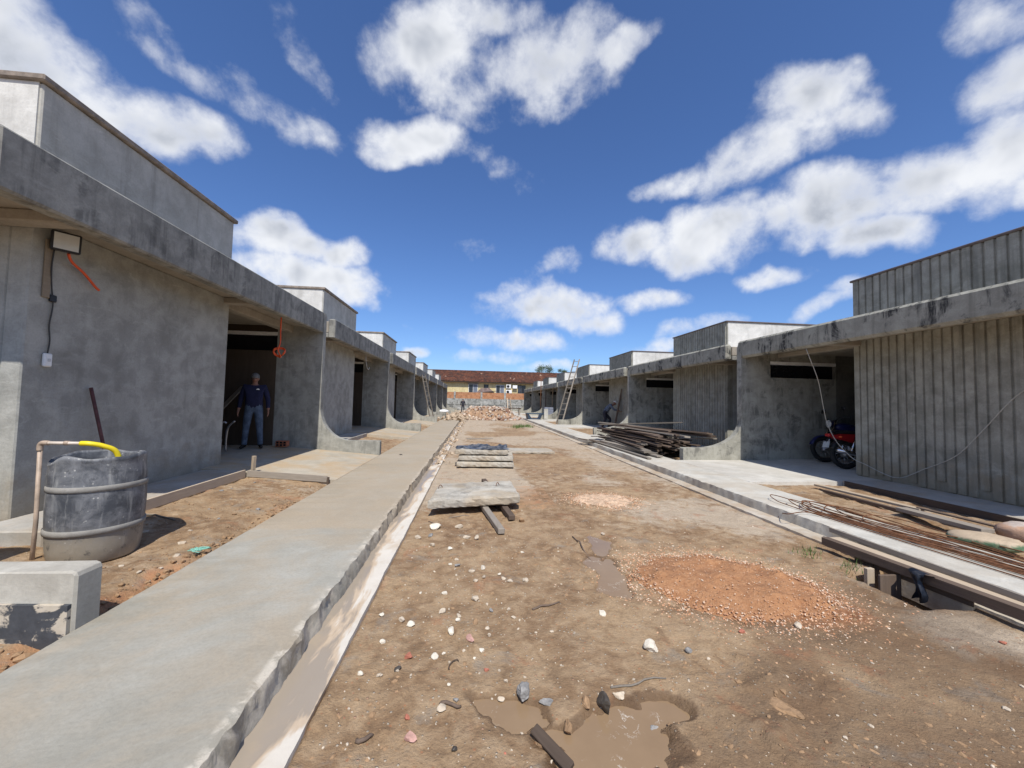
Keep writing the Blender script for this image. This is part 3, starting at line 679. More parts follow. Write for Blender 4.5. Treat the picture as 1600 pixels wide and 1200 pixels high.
# ------------------------------------------------------------------ floodlight, wiring
def wallstuff():
    xw = -4.18
    t = thing('floodlight', 'square black floodlight fixed high on the nearest left wall', 'floodlight', (xw+.1, 4.250, 2.9))
    Rm = eul(0, math.radians(4), math.radians(-38))
    c = Vector((xw+.12, 4.150, 2.925))
    V, F = bevel(obox(c, (.06, .2, .19), Rm), BOXF, .008); obj('housing', V, F, BLACKP, t)
    V = obox(c+Rm @ Vector((.031, 0, 0)), (.006, .165, .155), Rm); obj('glass', V, BOXF, plain('frosted_lamp_glass', (.62, .63, .60), .25, var=.05), t)
    obj('bracket', boxv(xw+.002, xw+.1, 4.14, 4.18, 2.90, 2.94), BOXF, BLACKP, t)
    tag(obj('backing_board', *bevel(boxv(xw+.002, xw+.02, 4.080, 4.145, 2.36, 2.93), BOXF, .004), W_PALE), 'narrow wooden board on the wall below the floodlight', 'board')
    tag(obj('conduit', *tube(smooth_path([(xw+.1, 4.200, 2.83), (xw+.07, 4.270, 2.77), (xw+.05, 4.420, 2.70), (xw+.05, 4.540, 2.6), (xw+.05, 4.590, 2.57)], 5), .0125, 8), ORANGE, None, True), 'short orange conduit hanging from the floodlight', 'conduit')
    s = thing('wall_switch', 'white switch box on a dark wire on the nearest left wall', 'switch', (xw, 4.160, 1.72))
    obj('plate', *bevel(boxv(xw+.002, xw+.035, 4.125, 4.200, 1.69, 1.82), BOXF, .01), WHITEP, s)
    obj('button', *bevel(boxv(xw+.036, xw+.042, 4.150, 4.175, 1.74, 1.77), BOXF, .002), plain('grey_button', (.5, .5, .5), .4), s)
    obj('wire', *tube(smooth_path([(xw+.015, 4.165, 1.82), (xw+.012, 4.180, 1.95), (xw+.012, 4.165, 2.1), (xw+.015, 4.180, 2.3), (xw+.02, 4.150, 2.5), (xw+.03, 4.130, 2.7), (xw+.03, 4.150, 2.93)], 5), .006, 6), WIRE, s, True)
    obj('junction', *bevel(boxv(xw+.002, xw+.03, 4.145, 4.205, 2.33, 2.40), BOXF, .008), BLACKP, s)
    # coil hanging from the soffit in the carport
    P = [(-3.82, 7.9, 3.06), (-3.82, 7.9, 2.75), (-3.82, 7.91, 2.5), (-3.83, 7.86, 2.36)]
    for i in range(22):
        a = i/22*2*math.pi*2; P.append((-3.83+.105*math.sin(a+2.9), 7.92+.03*math.sin(2*a), 2.30+.075*math.cos(a+2.9)+.002*i))
    tag(obj('conduit_coil', *tube(smooth_path(P, 4), .0125, 7), ORANGE, None, True), 'orange conduit hanging in a coil from the nearest left carport ceiling', 'conduit')
    tag(obj('conduit', *tube(smooth_path([(-3.75, 13.6, 3.06), (-3.75, 13.62, 2.75), (-3.73, 13.75, 2.5), (-3.72, 13.9, 2.47), (-3.72, 13.98, 2.55)], 5), .014, 6), WIREP, None, True), 'pale conduit hanging in the carport of the second left house', 'conduit')
    tag(obj('cable', *tube(smooth_path([(6.5, 6.95, 2.62), (6.52, 6.9, 2.45), (6.75, 6.95, 2.0), (7.0, 7.1, 1.5), (7.1, 7.12, 1.15), (7.16, 7.0, .82), (7.24, 6.86, .6), (7.27, 6.72, .48), (7.295, 6.55, .42), (7.3, 6.2, .30), (7.3, 5.95, .29), (7.3, 5.6, .5), (7.3, 5.3, .68), (7.3, 5.1, .86), (7.3, 4.85, 1.2), (7.3, 4.5, 1.68), (7.3, 4.1, 2.0), (7.31, 3.8, 2.3)], 6), .007, 6), WIREP, None, True), 'thin cable sagging from the right fascia across the ribbed wall', 'cable')
wallstuff()
# ------------------------------------------------------------------ precast slabs in the road
def rough_slab(name, label, pts, z0, z1, mat, seed, group=None, extra=0):
    """slab from four corner points with broken edges"""
    rng = np.random.default_rng(seed); nU, nV = 22, 14; V = []; F = []
    a, b, c, d = [np.array(p, float) for p in pts]
    def P(u, v, z, e):
        p = (a*(1-u)+b*u)*(1-v)+(d*(1-u)+c*u)*v
        return p
    grid = {}
    for j in range(nV+1):
        for i in range(nU+1):
            u, v = i/nU, j/nV; p = P(u, v, 0, 0)
            edge = min(u, 1-u, v, 1-v) == 0
            ch = rng.uniform(0, .02) if edge else 0
            ctr = (a+b+c+d)/4; p = p+(ctr-p)*(ch/.6)
            grid[i, j] = len(V); V.append((p[0], p[1], z1-(rng.uniform(0, .018) if edge else rng.uniform(0, .004))))
    for j in range(nV):
        for i in range(nU): F.append((grid[i, j], grid[i+1, j], grid[i+1, j+1], grid[i, j+1]))
    ring = [(i, 0) for i in range(nU)]+[(nU, j) for j in range(nV)]+[(i, nV) for i in range(nU, 0, -1)]+[(0, j) for j in range(nV, 0, -1)]
    prev = [grid[r] for r in ring]
    for zz, out in ((.82, .012), (.5, .016), (.15, .012), (0, 0)):
        cur = []
        ctr = (a+b+c+d)/4
        for r in ring:
            x, y, z = V[grid[r]]; p = np.array([x, y]); p = p+(p-ctr)/np.linalg.norm(p-ctr)*(out+rng.uniform(-.008, .008))
            cur.append(len(V)); V.append((p[0], p[1], z0+(z1-z0)*zz+rng.uniform(-.004, .004)*(zz > 0)))
        for k in range(len(ring)):
            k2 = (k+1) % len(ring); F.append((prev[k], cur[k], cur[k2], prev[k2]))
        prev = cur
    F.append(tuple(prev))
    V, F = fixn(V, F)
    return tag(obj(name, V, F, mat), label, 'slab', group)
def slabs():
    x0, x1, y0 = -.36, .87, 8.36
    def rect(x0, y0, w, d, a): 
        c, s = math.cos(a), math.sin(a); return [(x0, y0), (x0+w*c, y0+w*s), (x0+w*c-d*s, y0+w*s+d*c), (x0-d*s, y0+d*c)]
    z = .03
    for i, (dx, dy, a, lab) in enumerate(((0.02, 0, -.05, 'bottom'), (.05, .03, -.06, 'middle'), (-.02, .04, -.03, 'top'))):
        rough_slab('precast_slab', 'grey precast concrete slab, %s of the stack of three' % lab, rect(x0+dx, y0+dy, 1.22-.04*i, .72, a), z, z+.105, C_SLAB, 40+i, 'precast slabs in the street')
        if i < 2:
            for q, (sx) in enumerate((.2, .95)):
                tag(obj('spacer_block', boxv(x0+sx, x0+sx+.08, y0+.06, y0+.68, z+.106, z+.128), BOXF, W_DARK), 'thin dark wood spacer between the stacked slabs', 'spacer', 'spacers in the slab stack')
        z += .13
    ztop = z-.13+.105
    # crumpled dark plastic on the stack
    rng = np.random.default_rng(3); V = []; F = []; nx, ny = 40, 20
    for j in range(ny+1):
        for i in range(nx+1):
            u, v = i/nx, j/ny; x = x0-.02+1.16*u+.02*math.sin(9*v); y = y0+.06+.62*v+.03*math.sin(7*u)-.03*u
            h = .012+.16*max(0, float(fbm(np.array([u*7.]), np.array([v*4.]), 3, 77)[0])-.42)
            if i in (0, nx) or j in (0, ny): h = .004
            V.append((x, y, ztop+h))
    for j in range(ny):
        for i in range(nx): F.append((j*(nx+1)+i, j*(nx+1)+i+1, (j+1)*(nx+1)+i+1, (j+1)*(nx+1)+i))
    m, T, b, p = material('dusty_dark_plastic'); n = T.noise(p, 9, 5, .7); T.put(b.inputs['Base Color'], T.mix(T.ss(n, .4, .7), (.028, .034, .046), (.19, .19, .19))); b.inputs['Roughness'].default_value = .35
    tag(obj('plastic_sheet', V, F, m, None, True), 'crumpled dark blue plastic sheet on top of the slab stack', 'plastic sheet')
    o = rough_slab('precast_slab', 'large pale concrete slab propped on two timbers in the street', [(-.53, 4.86), (.64, 5.10), (.60, 6.08), (-.47, 5.86)], .105, .215, C_SLAB, 60, 'precast slabs in the street')
    for (a, b_, zt, lab, ww) in (((.33, 4.20), (-.05, 6.3), .10, 'pale grey timber end sticking out under the large slab', .075), ((.49, 4.68), (.20, 6.75), .10, 'dark timber end sticking out under the large slab', .08)):
        A = Vector((a[0], a[1], .045)); B_ = Vector((b_[0], b_[1], .075)); c = (A+B_)/2; L = (B_-A).length; an = math.atan2(-(B_-A).x, (B_-A).y)
        V, F = bevel(obox(c, (ww, L, .06), eul(.012, 0, an)), BOXF, .006)
        tag(obj('timber', V, F, W_GREY if 'pale' in lab else W_DARK, None, loc=c), lab, 'timber')
    for (px, py, zz, an) in ((685, 763, .216, .2), (775, 759, .216, -.1)):
        q = onz(px, py, zz); tag(obj('lifting_loop', *tube(smooth_path([q, q+Vector((.01, .02, .03)), q+Vector((.03, .05, .035)), q+Vector((.05, .07, 0))], 3), .005, 6), RUST, None, True), 'small rusty lifting loop on the large slab', 'loop', 'lifting loops')
    rough_slab('precast_slab', 'thin flat concrete slab lying behind the slab stack', rect(.98, 10.6, 1.3, .9, .02), .01, .075, C_SLAB, 66, 'precast slabs in the street')
slabs()
# ------------------------------------------------------------------ stones
rngS = np.random.default_rng(11)
S_PALE = plain('pale_limestone', (.50, .42, .32), .9, var=.2, scale=20, bstr=.5)
S_WHITE = plain('whitish_stone', (.66, .60, .49), .9, var=.12, scale=20, bstr=.5)
S_GREY = plain('grey_stone', (.26, .25, .235), .9, var=.3, scale=20, bstr=.5)
S_DARK = plain('dark_wet_stone', (.07, .06, .05), .5, var=.4, scale=16, bstr=.5)
S_RED = plain('red_brick_fragment', (.38, .14, .09), .9, var=.25, scale=20, bstr=.5)
S_TAN = plain('tan_mud_clod', (.30, .19, .105), .95, var=.25, scale=16, bstr=.8)
S_PINK = plain('pinkish_stone', (.46, .27, .22), .9, var=.25, scale=20, bstr=.5)
PALEL = ('small pale stone lying in the brown mud', 'small pale stones in the mud')
def stone(px, py, w, mat, label=None, flat=.6, sub=2, z=None, name='stone', cat='stone', group=None):
    p = onz(px, py, 0); size = max(.012, w*.5/FPX*p.y*.93)
    V, F = rockv(rngS, size, sub, flat); zb = gz(p.x, p.y)
    V[:, 2] += -V[:, 2].min()-size*.16
    V += np.array([p.x, p.y, zb])
    o = obj(name, V.tolist(), F, mat); 
    where = 'near the big propped slab' if py < 870 else ('beside the gutter' if p.x < -.35 else ('around the middle of the scatter' if py < 990 else 'close to the puddle'))
    look = ('white' if mat == S_WHITE else 'cream')+(' flake' if w < 9 else (' stone' if w < 14 else ' lump'))
    tag(o, label or 'small %s lying in the mud %s' % (look, where), cat, group or (PALEL[1] if not label else None)); return o
def Z5(x, y): return 560+x/3, 800+y/3
for zx, zy, w in [(360, 80, 22), (470, 76, 17), (280, 124, 13), (510, 131, 14), (553, 133, 14), (348, 160, 13), (770, 193, 8), (462, 230, 9), (585, 273, 13), (590, 316, 10), (680, 320, 12), (713, 332, 12), (405, 382, 12), (603, 430, 7), (393, 470, 17), (468, 490, 13), (465, 516, 10), (205, 510, 15), (243, 527, 18), (605, 545, 9), (615, 583, 10), (578, 656, 11), (400, 664, 8), (115, 610, 13), (95, 782, 10), (692, 797, 11), (490, 155, 7), (355, 282, 7), (430, 185, 10), (705, 458, 8), (727, 492, 10), (905, 567, 9), (1013, 577, 8), (458, 302, 7), (550, 330, 12), (660, 300, 8), (108, 484, 10), (292, 386, 6), (20, 545, 7), (6, 772, 12), (545, 690, 8), (430, 255, 8), (425, 818, 5), (960, 1080, 8)]:
    px, py = Z5(zx, zy); stone(px, py, w, S_WHITE if rngS.random() < .4 else S_PALE)
for zx, zy, w, mat, lab in [(535, 285, 17, S_PALE, 'oblong pale stone in the middle of the mud'), (780, 328, 14, S_PALE, 'pale stone at the right end of the stone scatter'), (543, 408, 17, S_PALE, 'cream cube-like stone in the scattered stones'), (548, 522, 17, S_TAN, 'brown flat clod among the scattered stones'), (433, 566, 19, S_WHITE, 'white rounded stone beside a mud rut'), (522, 602, 22, S_PINK, 'largest pinkish-white stone of the scatter'), (360, 680, 17, S_WHITE, 'white pointed stone near the left edge of the mud'), (1145, 482, 21, S_WHITE, 'single cream block of stone left of the orange heap'),
                            (338, 118, 13, S_GREY, 'grey stone by the big slab'), (463, 263, 13, S_GREY, 'grey pebble-like stone in the scatter'), (622, 464, 10, S_GREY, 'small round grey stone in the scatter'), (235, 684, 17, S_RED, 'flat red brick fragment in the mud'), (182, 750, 15, S_DARK, 'small black lump near the gutter'), (668, 870, 15, S_PALE, 'tan stone at the edge of the puddle'), (450, 1122, 13, S_DARK, 'dark lump at the bottom of the picture'), (243, 1065, 23, S_PINK, 'reddish pink stone low in the picture'), (390, 930, 20, S_PALE, 'flat pinkish chip beside a dark stick'), (228, 968, 14, S_RED, 'orange brick chip in the mud'), (765, 46, 14, S_TAN, 'round clod right of the dark timber end'), (600, 745, 10, S_RED, 'small red fragment in the wet mud')]:
    px, py = Z5(zx, zy); stone(px, py, w, mat, lab)
stone(817, 1090, 36, S_GREY, 'big grey rock at the left edge of the puddle', .8, 3)
stone(855, 1100, 27, S_GREY, 'flat grey rock between the puddles', .4, 3)
stone(945, 1108, 30, S_DARK, 'dark wet rock standing in the puddle', 1.0, 3)
stone(915, 1104, 26, S_TAN, 'brown muddy rock left of the dark wet rock', .6, 3)
stone(888, 1140, 26, S_TAN, 'brown clod rising from the puddle', .8, 3)
stone(845, 1158, 34, S_TAN, 'long muddy clod at the bottom edge of the puddle', .5, 3)
stone(1020, 1132, 25, S_GREY, 'grey rock at the right edge of the puddle', .7, 3)
stone(968, 1090, 24, S_PALE, 'yellowish stone half sunk in the puddle', .5, 3)
stone(1017, 1016, 31, S_WHITE, 'brightest white stone right of the puddle', .55, 3)
stone(1076, 1022, 16, S_GREY, 'small grey stone right of the bright white stone')
stone(1246, 981, 23, S_PALE, 'yellowish stone below the orange gravel heap', .4)
stone(1158, 991, 14, S_RED, 'small orange fragment below the gravel heap')
stone(1568, 1008, 13, S_RED, 'small red fragment near the right edge of the picture')
stone(1572, 1112, 20, S_PALE, 'flat pale stone at the right edge of the mud', .3)
stone(1225, 1108, 60, S_TAN, 'long muddy clod in the bare mud on the right', .25, 3)
stone(942, 836, 10, S_PALE, 'pale chip in the thin puddle')
stone(712, 1098, 12, S_GREY, 'grey chip half buried in the mud')
for i in range(26):      # stones along the left bed and edges
    x = rngS.uniform(-3.4, -2.3); y = rngS.uniform(4.3, 6.35) if i % 3 else rngS.uniform(3.0, 4.3)
    sz = rngS.uniform(.015, .045); V, F = rockv(rngS, sz, 1, .5); V += np.array([x, y, gz(x, y)+sz*.12])
    tag(obj('stone', V.tolist(), F, [S_PALE, S_TAN, S_GREY][i % 3]), 'small stone lying in the left planting bed', 'stone', 'stones in the left planting bed')
for i in range(9):
    x = rngS.uniform(-2.9, -2.25); y = rngS.uniform(1.95, 2.2)+max(0, -x-2.3)*.25; sz = rngS.uniform(.02, .05); V, F = rockv(rngS, sz, 2, .6); V += np.array([x, y, gz(x, y)+sz*.2])
    tag(obj('stone', V.tolist(), F, [S_TAN, S_GREY, S_WHITE][i % 3]), 'rubble stone in the dirt in front of the curved fin foot', 'stone', 'stones before the fin foot')
def pebbles(name, label, pts, sizes, mat, sub=1, seed=5, flat=.7):
    rng = np.random.default_rng(seed); base = [rockv(rng, 1.0, sub, flat) for _ in range(12)]
    VV = []; FF = []; nb = 0
    for (x, y, z), s in zip(pts, sizes):
        V, F = base[rng.integers(12)]; a = rng.uniform(0, 6.28); c, sn = math.cos(a), math.sin(a)
        W = V @ np.array([[c, sn, 0], [-sn, c, 0], [0, 0, 1]])*s+np.array([x, y, z])
        VV.append(W); FF.append(np.array(F)+nb); nb += len(W)
    return tag(obj(name, np.concatenate(VV).tolist(), np.concatenate(FF).tolist(), mat), label, 'gravel', kind='stuff')
def scatter():
    rng = np.random.default_rng(21); P = []; S = []
    while len(P) < 1100:
        y = 1.3+8*rng.random()**2; x = rng.uniform(-.6, 3.6)
        dens = .25+.75*math.exp(-((x-.1)**2/.5+(y-3.2)**2/2.5))
        if rng.random() > dens: continue
        s = .004+.011*rng.random()**3; P.append((x, y, s*.15)); S.append(s)
    g = ground_h(np.array([p[0] for p in P]), np.array([p[1] for p in P]))
    keep = [i for i in range(len(P)) if g[i] > -.02]
    pebbles('pebbles', 'fine pale grit and chips strewn over the mud', [(P[i][0], P[i][1], g[i]+P[i][2]) for i in keep], [S[i] for i in keep], S_PALE)
    for nm, lab, mat, n, s0, s1, sd in (('mud_clods', 'small dark clods of mud all over the churned street', S_TAN, 2600, .006, .026, 71), ('brick_chips', 'tiny red brick chips trodden into the mud', S_RED, 160, .005, .012, 72)):
        P = []; S = []; rg = np.random.default_rng(sd)
        while len(P) < n:
            y = 1.25+7*rg.random()**2; x = rg.uniform(-.62, 3.65)
            if float(fbm(np.array([x*1.6]), np.array([y*1.6]), 2, 4)[0]) < rg.uniform(.3, .62): continue
            s = s0+(s1-s0)*rg.random()**3.5; P.append((x, y)); S.append(s)
        g = ground_h(np.array([p[0] for p in P]), np.array([p[1] for p in P])); keep = [i for i in range(len(P)) if g[i] > -.012]
        pebbles(nm, lab, [(P[i][0], P[i][1], g[i]-S[i]*.15) for i in keep], [S[i] for i in keep], mat, seed=sd, flat=.55)
    P = []; S = []
    for i in range(650):
        x = rng.uniform(-3.5, -2.2); y = rng.uniform(2.6, 6.4); s = .005+.014*rng.random()**3; P.append((x, y, 0)); S.append(s)
    for i in range(250):
        x = rng.uniform(4.85, 6.4); y = rng.uniform(2.8, 6.1); s = .005+.014*rng.random()**3; P.append((x, y, 0)); S.append(s)
    g = ground_h(np.array([p[0] for p in P]), np.array([p[1] for p in P]))
    pebbles('bed_pebbles', 'fine crumbs of soil and stone in the planting beds', [(p[0], p[1], gg+.002) for p, gg in zip(P, g)], S, S_TAN, seed=6)
scatter()
# ------------------------------------------------------------------ gravel heaps
def gravel_mat():
    m, T, b, p = material('orange_sand'); n = T.noise(p, 14, 6, .7); n2 = T.noise(p, 70, 4, .7); k = T.noise(p, 4, 4, .6)
    c = T.mix(T.ss(n, .3, .7), (.36, .165, .07), (.50, .255, .12)); c = T.mix(T.math('MULTIPLY', T.ss(n2, .5, .75), .5), c, (.60, .38, .22)); c = T.mix(T.math('MULTIPLY', T.ss(k, .55, .7), .4), c, (.25, .12, .06))
    T.put(b.inputs['Base Color'], c); b.inputs['Roughness'].default_value = .95; bump(T, b, T.math('ADD', n, n2), .9, .02); return m
SAND = gravel_mat(); SANDP = plain('pale_gravel_sand', (.52, .37, .25), .95, var=.3, scale=18, bstr=.7)
def chip_mat():
    m, T, b, p = material('gravel_chips'); v = T.voro(p, 60, out='Color'); s = T.node('ShaderNodeSeparateColor'); T.put(s.inputs[0], v)
    c = T.mix(s.outputs[0], (.42, .19, .09), (.62, .40, .25)); c = T.mix(T.ss(s.outputs[1], .72, .82), c, (.68, .56, .43))
    T.put(b.inputs['Base Color'], c); b.inputs['Roughness'].default_value = .9; return m
CHIPS = chip_mat()
def mound(name, label, cx, cy, rx, ry, h, rot, mat, seed, n=54):
    V = []; F = []; c, s = math.cos(rot), math.sin(rot)
    for j in range(n+1):
        for i in range(n+1):
            u, v = 2*i/n-1, 2*j/n-1; x = cx+(u*c*rx-v*s*ry)*1.12; y = cy+(u*s*rx+v*c*ry)*1.12
            V.append((x, y, u, v))
    x = np.array([q[0] for q in V]); y = np.array([q[1] for q in V]); r = np.hypot([q[2]*1.12 for q in V], [q[3]*1.12 for q in V])+(fbm(x*4, y*4, 3, seed)-.5)*.35
    k = sst(1-r, 0, .55); z = ground_h(x, y)-.012+(.0+h*k)*(1+.5*(fbm(x*9, y*9, 3, seed+1)-.5))+k*(fbm(x*22, y*22, 3, seed+2)-.5)*.03
    z = np.where(r > 1.0, ground_h(x, y)-.04, z)
    Vv = list(zip(x.tolist(), y.tolist(), z.tolist()))
    for j in range(n):
        for i in range(n): F.append((j*(n+1)+i, j*(n+1)+i+1, (j+1)*(n+1)+i+1, (j+1)*(n+1)+i))
    return tag(obj(name, Vv, F, mat, None, True), label, 'gravel', kind='stuff'), x, y, z, r
def heaps():
    for (cx, cy, rx, ry, h, rot, n, seed, lab, sc) in ((2.06, 3.02, .80, .60, .075, -.35, 5200, 91, 'orange sand and gravel heap on the right of the street', 1.0), (1.95, 5.62, .55, .42, .04, -.2, 1700, 95, 'small pale gravel patch beyond the orange heap', 1.15)):
        o, x, y, z, r = mound('gravel_heap', lab, cx, cy, rx, ry, h, rot, SAND if seed == 91 else SANDP, seed)
        rng = np.random.default_rng(seed); P = []; S = []
        c, s = math.cos(rot), math.sin(rot)
        while len(P) < n:
            a = rng.uniform(0, 6.28)
            rr = (1.0+rng.normal()*.16) if rng.random() < .72 else 1.05*math.sqrt(rng.random())
            if rng.random() < .1: rr = 1+abs(rng.normal())*.35
            u, v = rr*math.cos(a), rr*math.sin(a); px = cx+u*c*rx-v*s*ry; py = cy+u*s*rx+v*c*ry
            P.append((px, py)); S.append((.004+.010*rng.random()**2)*sc*(1.0 if rr > .8 else .7))
        xx = np.array([p[0] for p in P]); yy = np.array([p[1] for p in P]); r2 = np.hypot(((xx-cx)*c+(yy-cy)*s)/rx, (-(xx-cx)*s+(yy-cy)*c)/ry)+(fbm(xx*4, yy*4, 3, seed)-.5)*.35
        k = sst(1-r2, 0, .55); zz = ground_h(xx, yy)-.004+np.where(r2 < 1, h*k*(1+.5*(fbm(xx*9, yy*9, 3, seed+1)-.5)), 0)
        pebbles('gravel_chips', 'loose pale and orange chips over the %s' % ('large orange heap' if seed == 91 else 'small pale gravel patch'), list(zip(xx, yy, zz+.003)), S, CHIPS, seed=seed)
heaps()
# ------------------------------------------------------------------ sticks
def stick(px, py, px2, py2, r, mat, label, lift=.01):
    a, b = onz(px, py), onz(px2, py2); n = 7; P = []
    for i in range(n):
        t = i/(n-1); q = a.lerp(b, t); q.z = gz(q.x, q.y)+r*.6+lift*math.sin(t*3.1)*.5; q.x += .012*math.sin(t*7+px); q.y += .01*math.cos(t*9+py); P.append(q)
    tag(obj('stick', *tube(P, r, 6, r_end=r*.6), mat, None, True), label, 'stick')
stick(830, 952, 872, 944, .008, W_DARK, 'twig in the mud right of the scattered stones')
stick(688, 1103, 722, 1110, .010, W_DARK, 'dark stick beside the flat pinkish chip')
stick(556, 1162, 583, 1148, .011, W_DARK, 'dark stick low in the picture near the gutter')
_a, _b = onz(834, 1150), onz(892, 1206); _a.z = .03; _b.z = .012
def _late(): plank('charred_stick', _a, _b, .045, .022, W_DARK, 'thick charred stick at the bottom edge of the picture', 'stick', None, .4)
stick(700, 1050, 716, 1035, .004, W_DARK, 'thin twig in the middle of the mud')
stick(955, 1080, 1038, 1066, .006, W_GREY, 'curved root at the upper edge of the puddle')
stick(893, 838, 938, 888, .007, W_DARK, 'thin dark root beside the thin puddle')
stick(668, 815, 690, 822, .006, W_DARK, 'twig below the big slab')
stick(214, 832, 270, 834, .012, W_GREY, 'short stick in the shadow of the drum')
stick(57, 818, 78, 868, .016, W_PALE, 'short board end stuck beside the pipe')
stick(1160, 905, 1185, 880, .003, W_DARK, 'tiny twig on the orange heap')
stick(700, 810, 733, 806, .005, W_GREY, 'twig left of the timber ends')

tag(obj('pipe_cap', *lathe([(.03, 0), (.055, 0), (.06, .012), (.055, .03), (.035, .032), (.03, .012)], 20, (-3.86, 4.08, .287)), BLACKP, None, True), 'small dark ring lying on the apron left of the drum', 'ring')
for i in range(70):
    x = rngS.uniform(-3.2, -2.24); y = rngS.uniform(1.8, 2.33); sz = .012+.045*rngS.random()**2; V, F = rockv(rngS, sz, 1, .7); V += np.array([x, y, gz(x, y)+sz*.2])
    if i == 0: VV = []; FF = []; nb = 0
    VV.append(V); FF.append(np.array(F)+nb); nb += len(V)
tag(obj('soil_crumbs', np.concatenate(VV).tolist(), np.concatenate(FF).tolist(), S_TAN), 'loose brown soil crumbs in front of the bitumen patched wall end', 'soil', kind='stuff')
VV = []; FF = []; nb = 0
for i in range(420):
    y = rngS.uniform(2.6, 6.4); x = -2.2-abs(rngS.normal())*.09; sz = .008+.028*rngS.random()**2; V, F = rockv(rngS, sz, 1, .7); V += np.array([x, y, gz(x, y)+sz*.2]); VV.append(V); FF.append(np.array(F)+nb); nb += len(V)
tag(obj('soil_crumbs', np.concatenate(VV).tolist(), np.concatenate(FF).tolist(), S_TAN), 'crumbling soil edge of the planting bed along the left walkway', 'soil', kind='stuff')
# ------------------------------------------------------------------ timber
def plank(name, A, B, w, t, mat, label, cat='plank', group=None, roll=0.0, bev=.003):
    A, B = Vector(A), Vector(B); d = B-A; L = d.length; c = (A+B)/2
    R = d.to_track_quat('Y', 'Z').to_matrix() @ Matrix.Rotation(roll, 3, 'Y')
    V = boxv(-w/2, w/2, -L/2, L/2, -t/2, t/2); F = BOXF
    if bev: V, F = bevel(V, F, bev)
    me = bpy.data.meshes.new(name); me.from_pydata(V, [], F); me.materials.append(mat)
    o = bpy.data.objects.new(name, me); COL.objects.link(o); o.matrix_world = Matrix.Translation(c) @ R.to_4x4()
    if label: tag(o, label, cat, group)
    return o
def lumber():
    rr = random.Random(5); z = .175; n = 0
    for layer in range(13):
        cnt = 8-layer//2; wid = .95-.045*layer
        for i in range(cnt):
            t = rr.uniform(.022, .05); w = rr.uniform(.07, .19); L = rr.uniform(2.2, 4.3)
            cx = 4.98+wid*((i+.5)/cnt-.5)*1.7+rr.uniform(-.08, .08)+layer*.012; cy = 11.15+rr.uniform(-.45, .45)
            a = rr.gauss(-.06, .10) if rr.random() < .85 else rr.uniform(-.35, .35)
            y0, y1 = cy-L/2, cy+L/2
            if y0 < 9.0: cy += 9.0-y0
            d = Vector((math.sin(a), math.cos(a), rr.uniform(-.02, .02)))*L/2; c = Vector((cx, cy, z+rr.uniform(0, .03)))
            wm = W_DARK if rr.random() < .72 else W_GREY
            lab = '%s %s plank in the %s of the big lumber pile by the right walkway' % ('wide' if w > .13 else 'narrow', 'dark' if wm == W_DARK else 'grey', ('bottom layers', 'middle layers', 'top layers')[min(2, layer//4)])
            plank('plank', c-d, c+d, w, t, wm, lab, 'plank', 'planks of the lumber pile', rr.uniform(-.2, .2), 0); n += 1
        z += .046
    for (A, B, w, lab) in (((4.05, 12.9, .32), (6.1, 9.2, .62), .12, 'long plank lying aslant on the front of the lumber pile'), ((4.4, 13.2, .78), (6.25, 9.6, .70), .14, 'topmost pale plank slanting over the lumber pile'), ((4.15, 12.4, .75), (6.0, 10.6, .95), .07, 'thin batten sticking up from the lumber pile'), ((4.05, 13.0, .2), (4.5, 8.95, .2), .16, 'low plank on the street edge of the lumber pile'), ((4.0, 12.4, .19), (4.12, 8.7, .185), .1, 'flat board on the walkway edge before the lumber pile')):
        plank('plank', A, B, w, .035, W_GREY, lab, 'plank', 'planks of the lumber pile')
lumber()
_late()
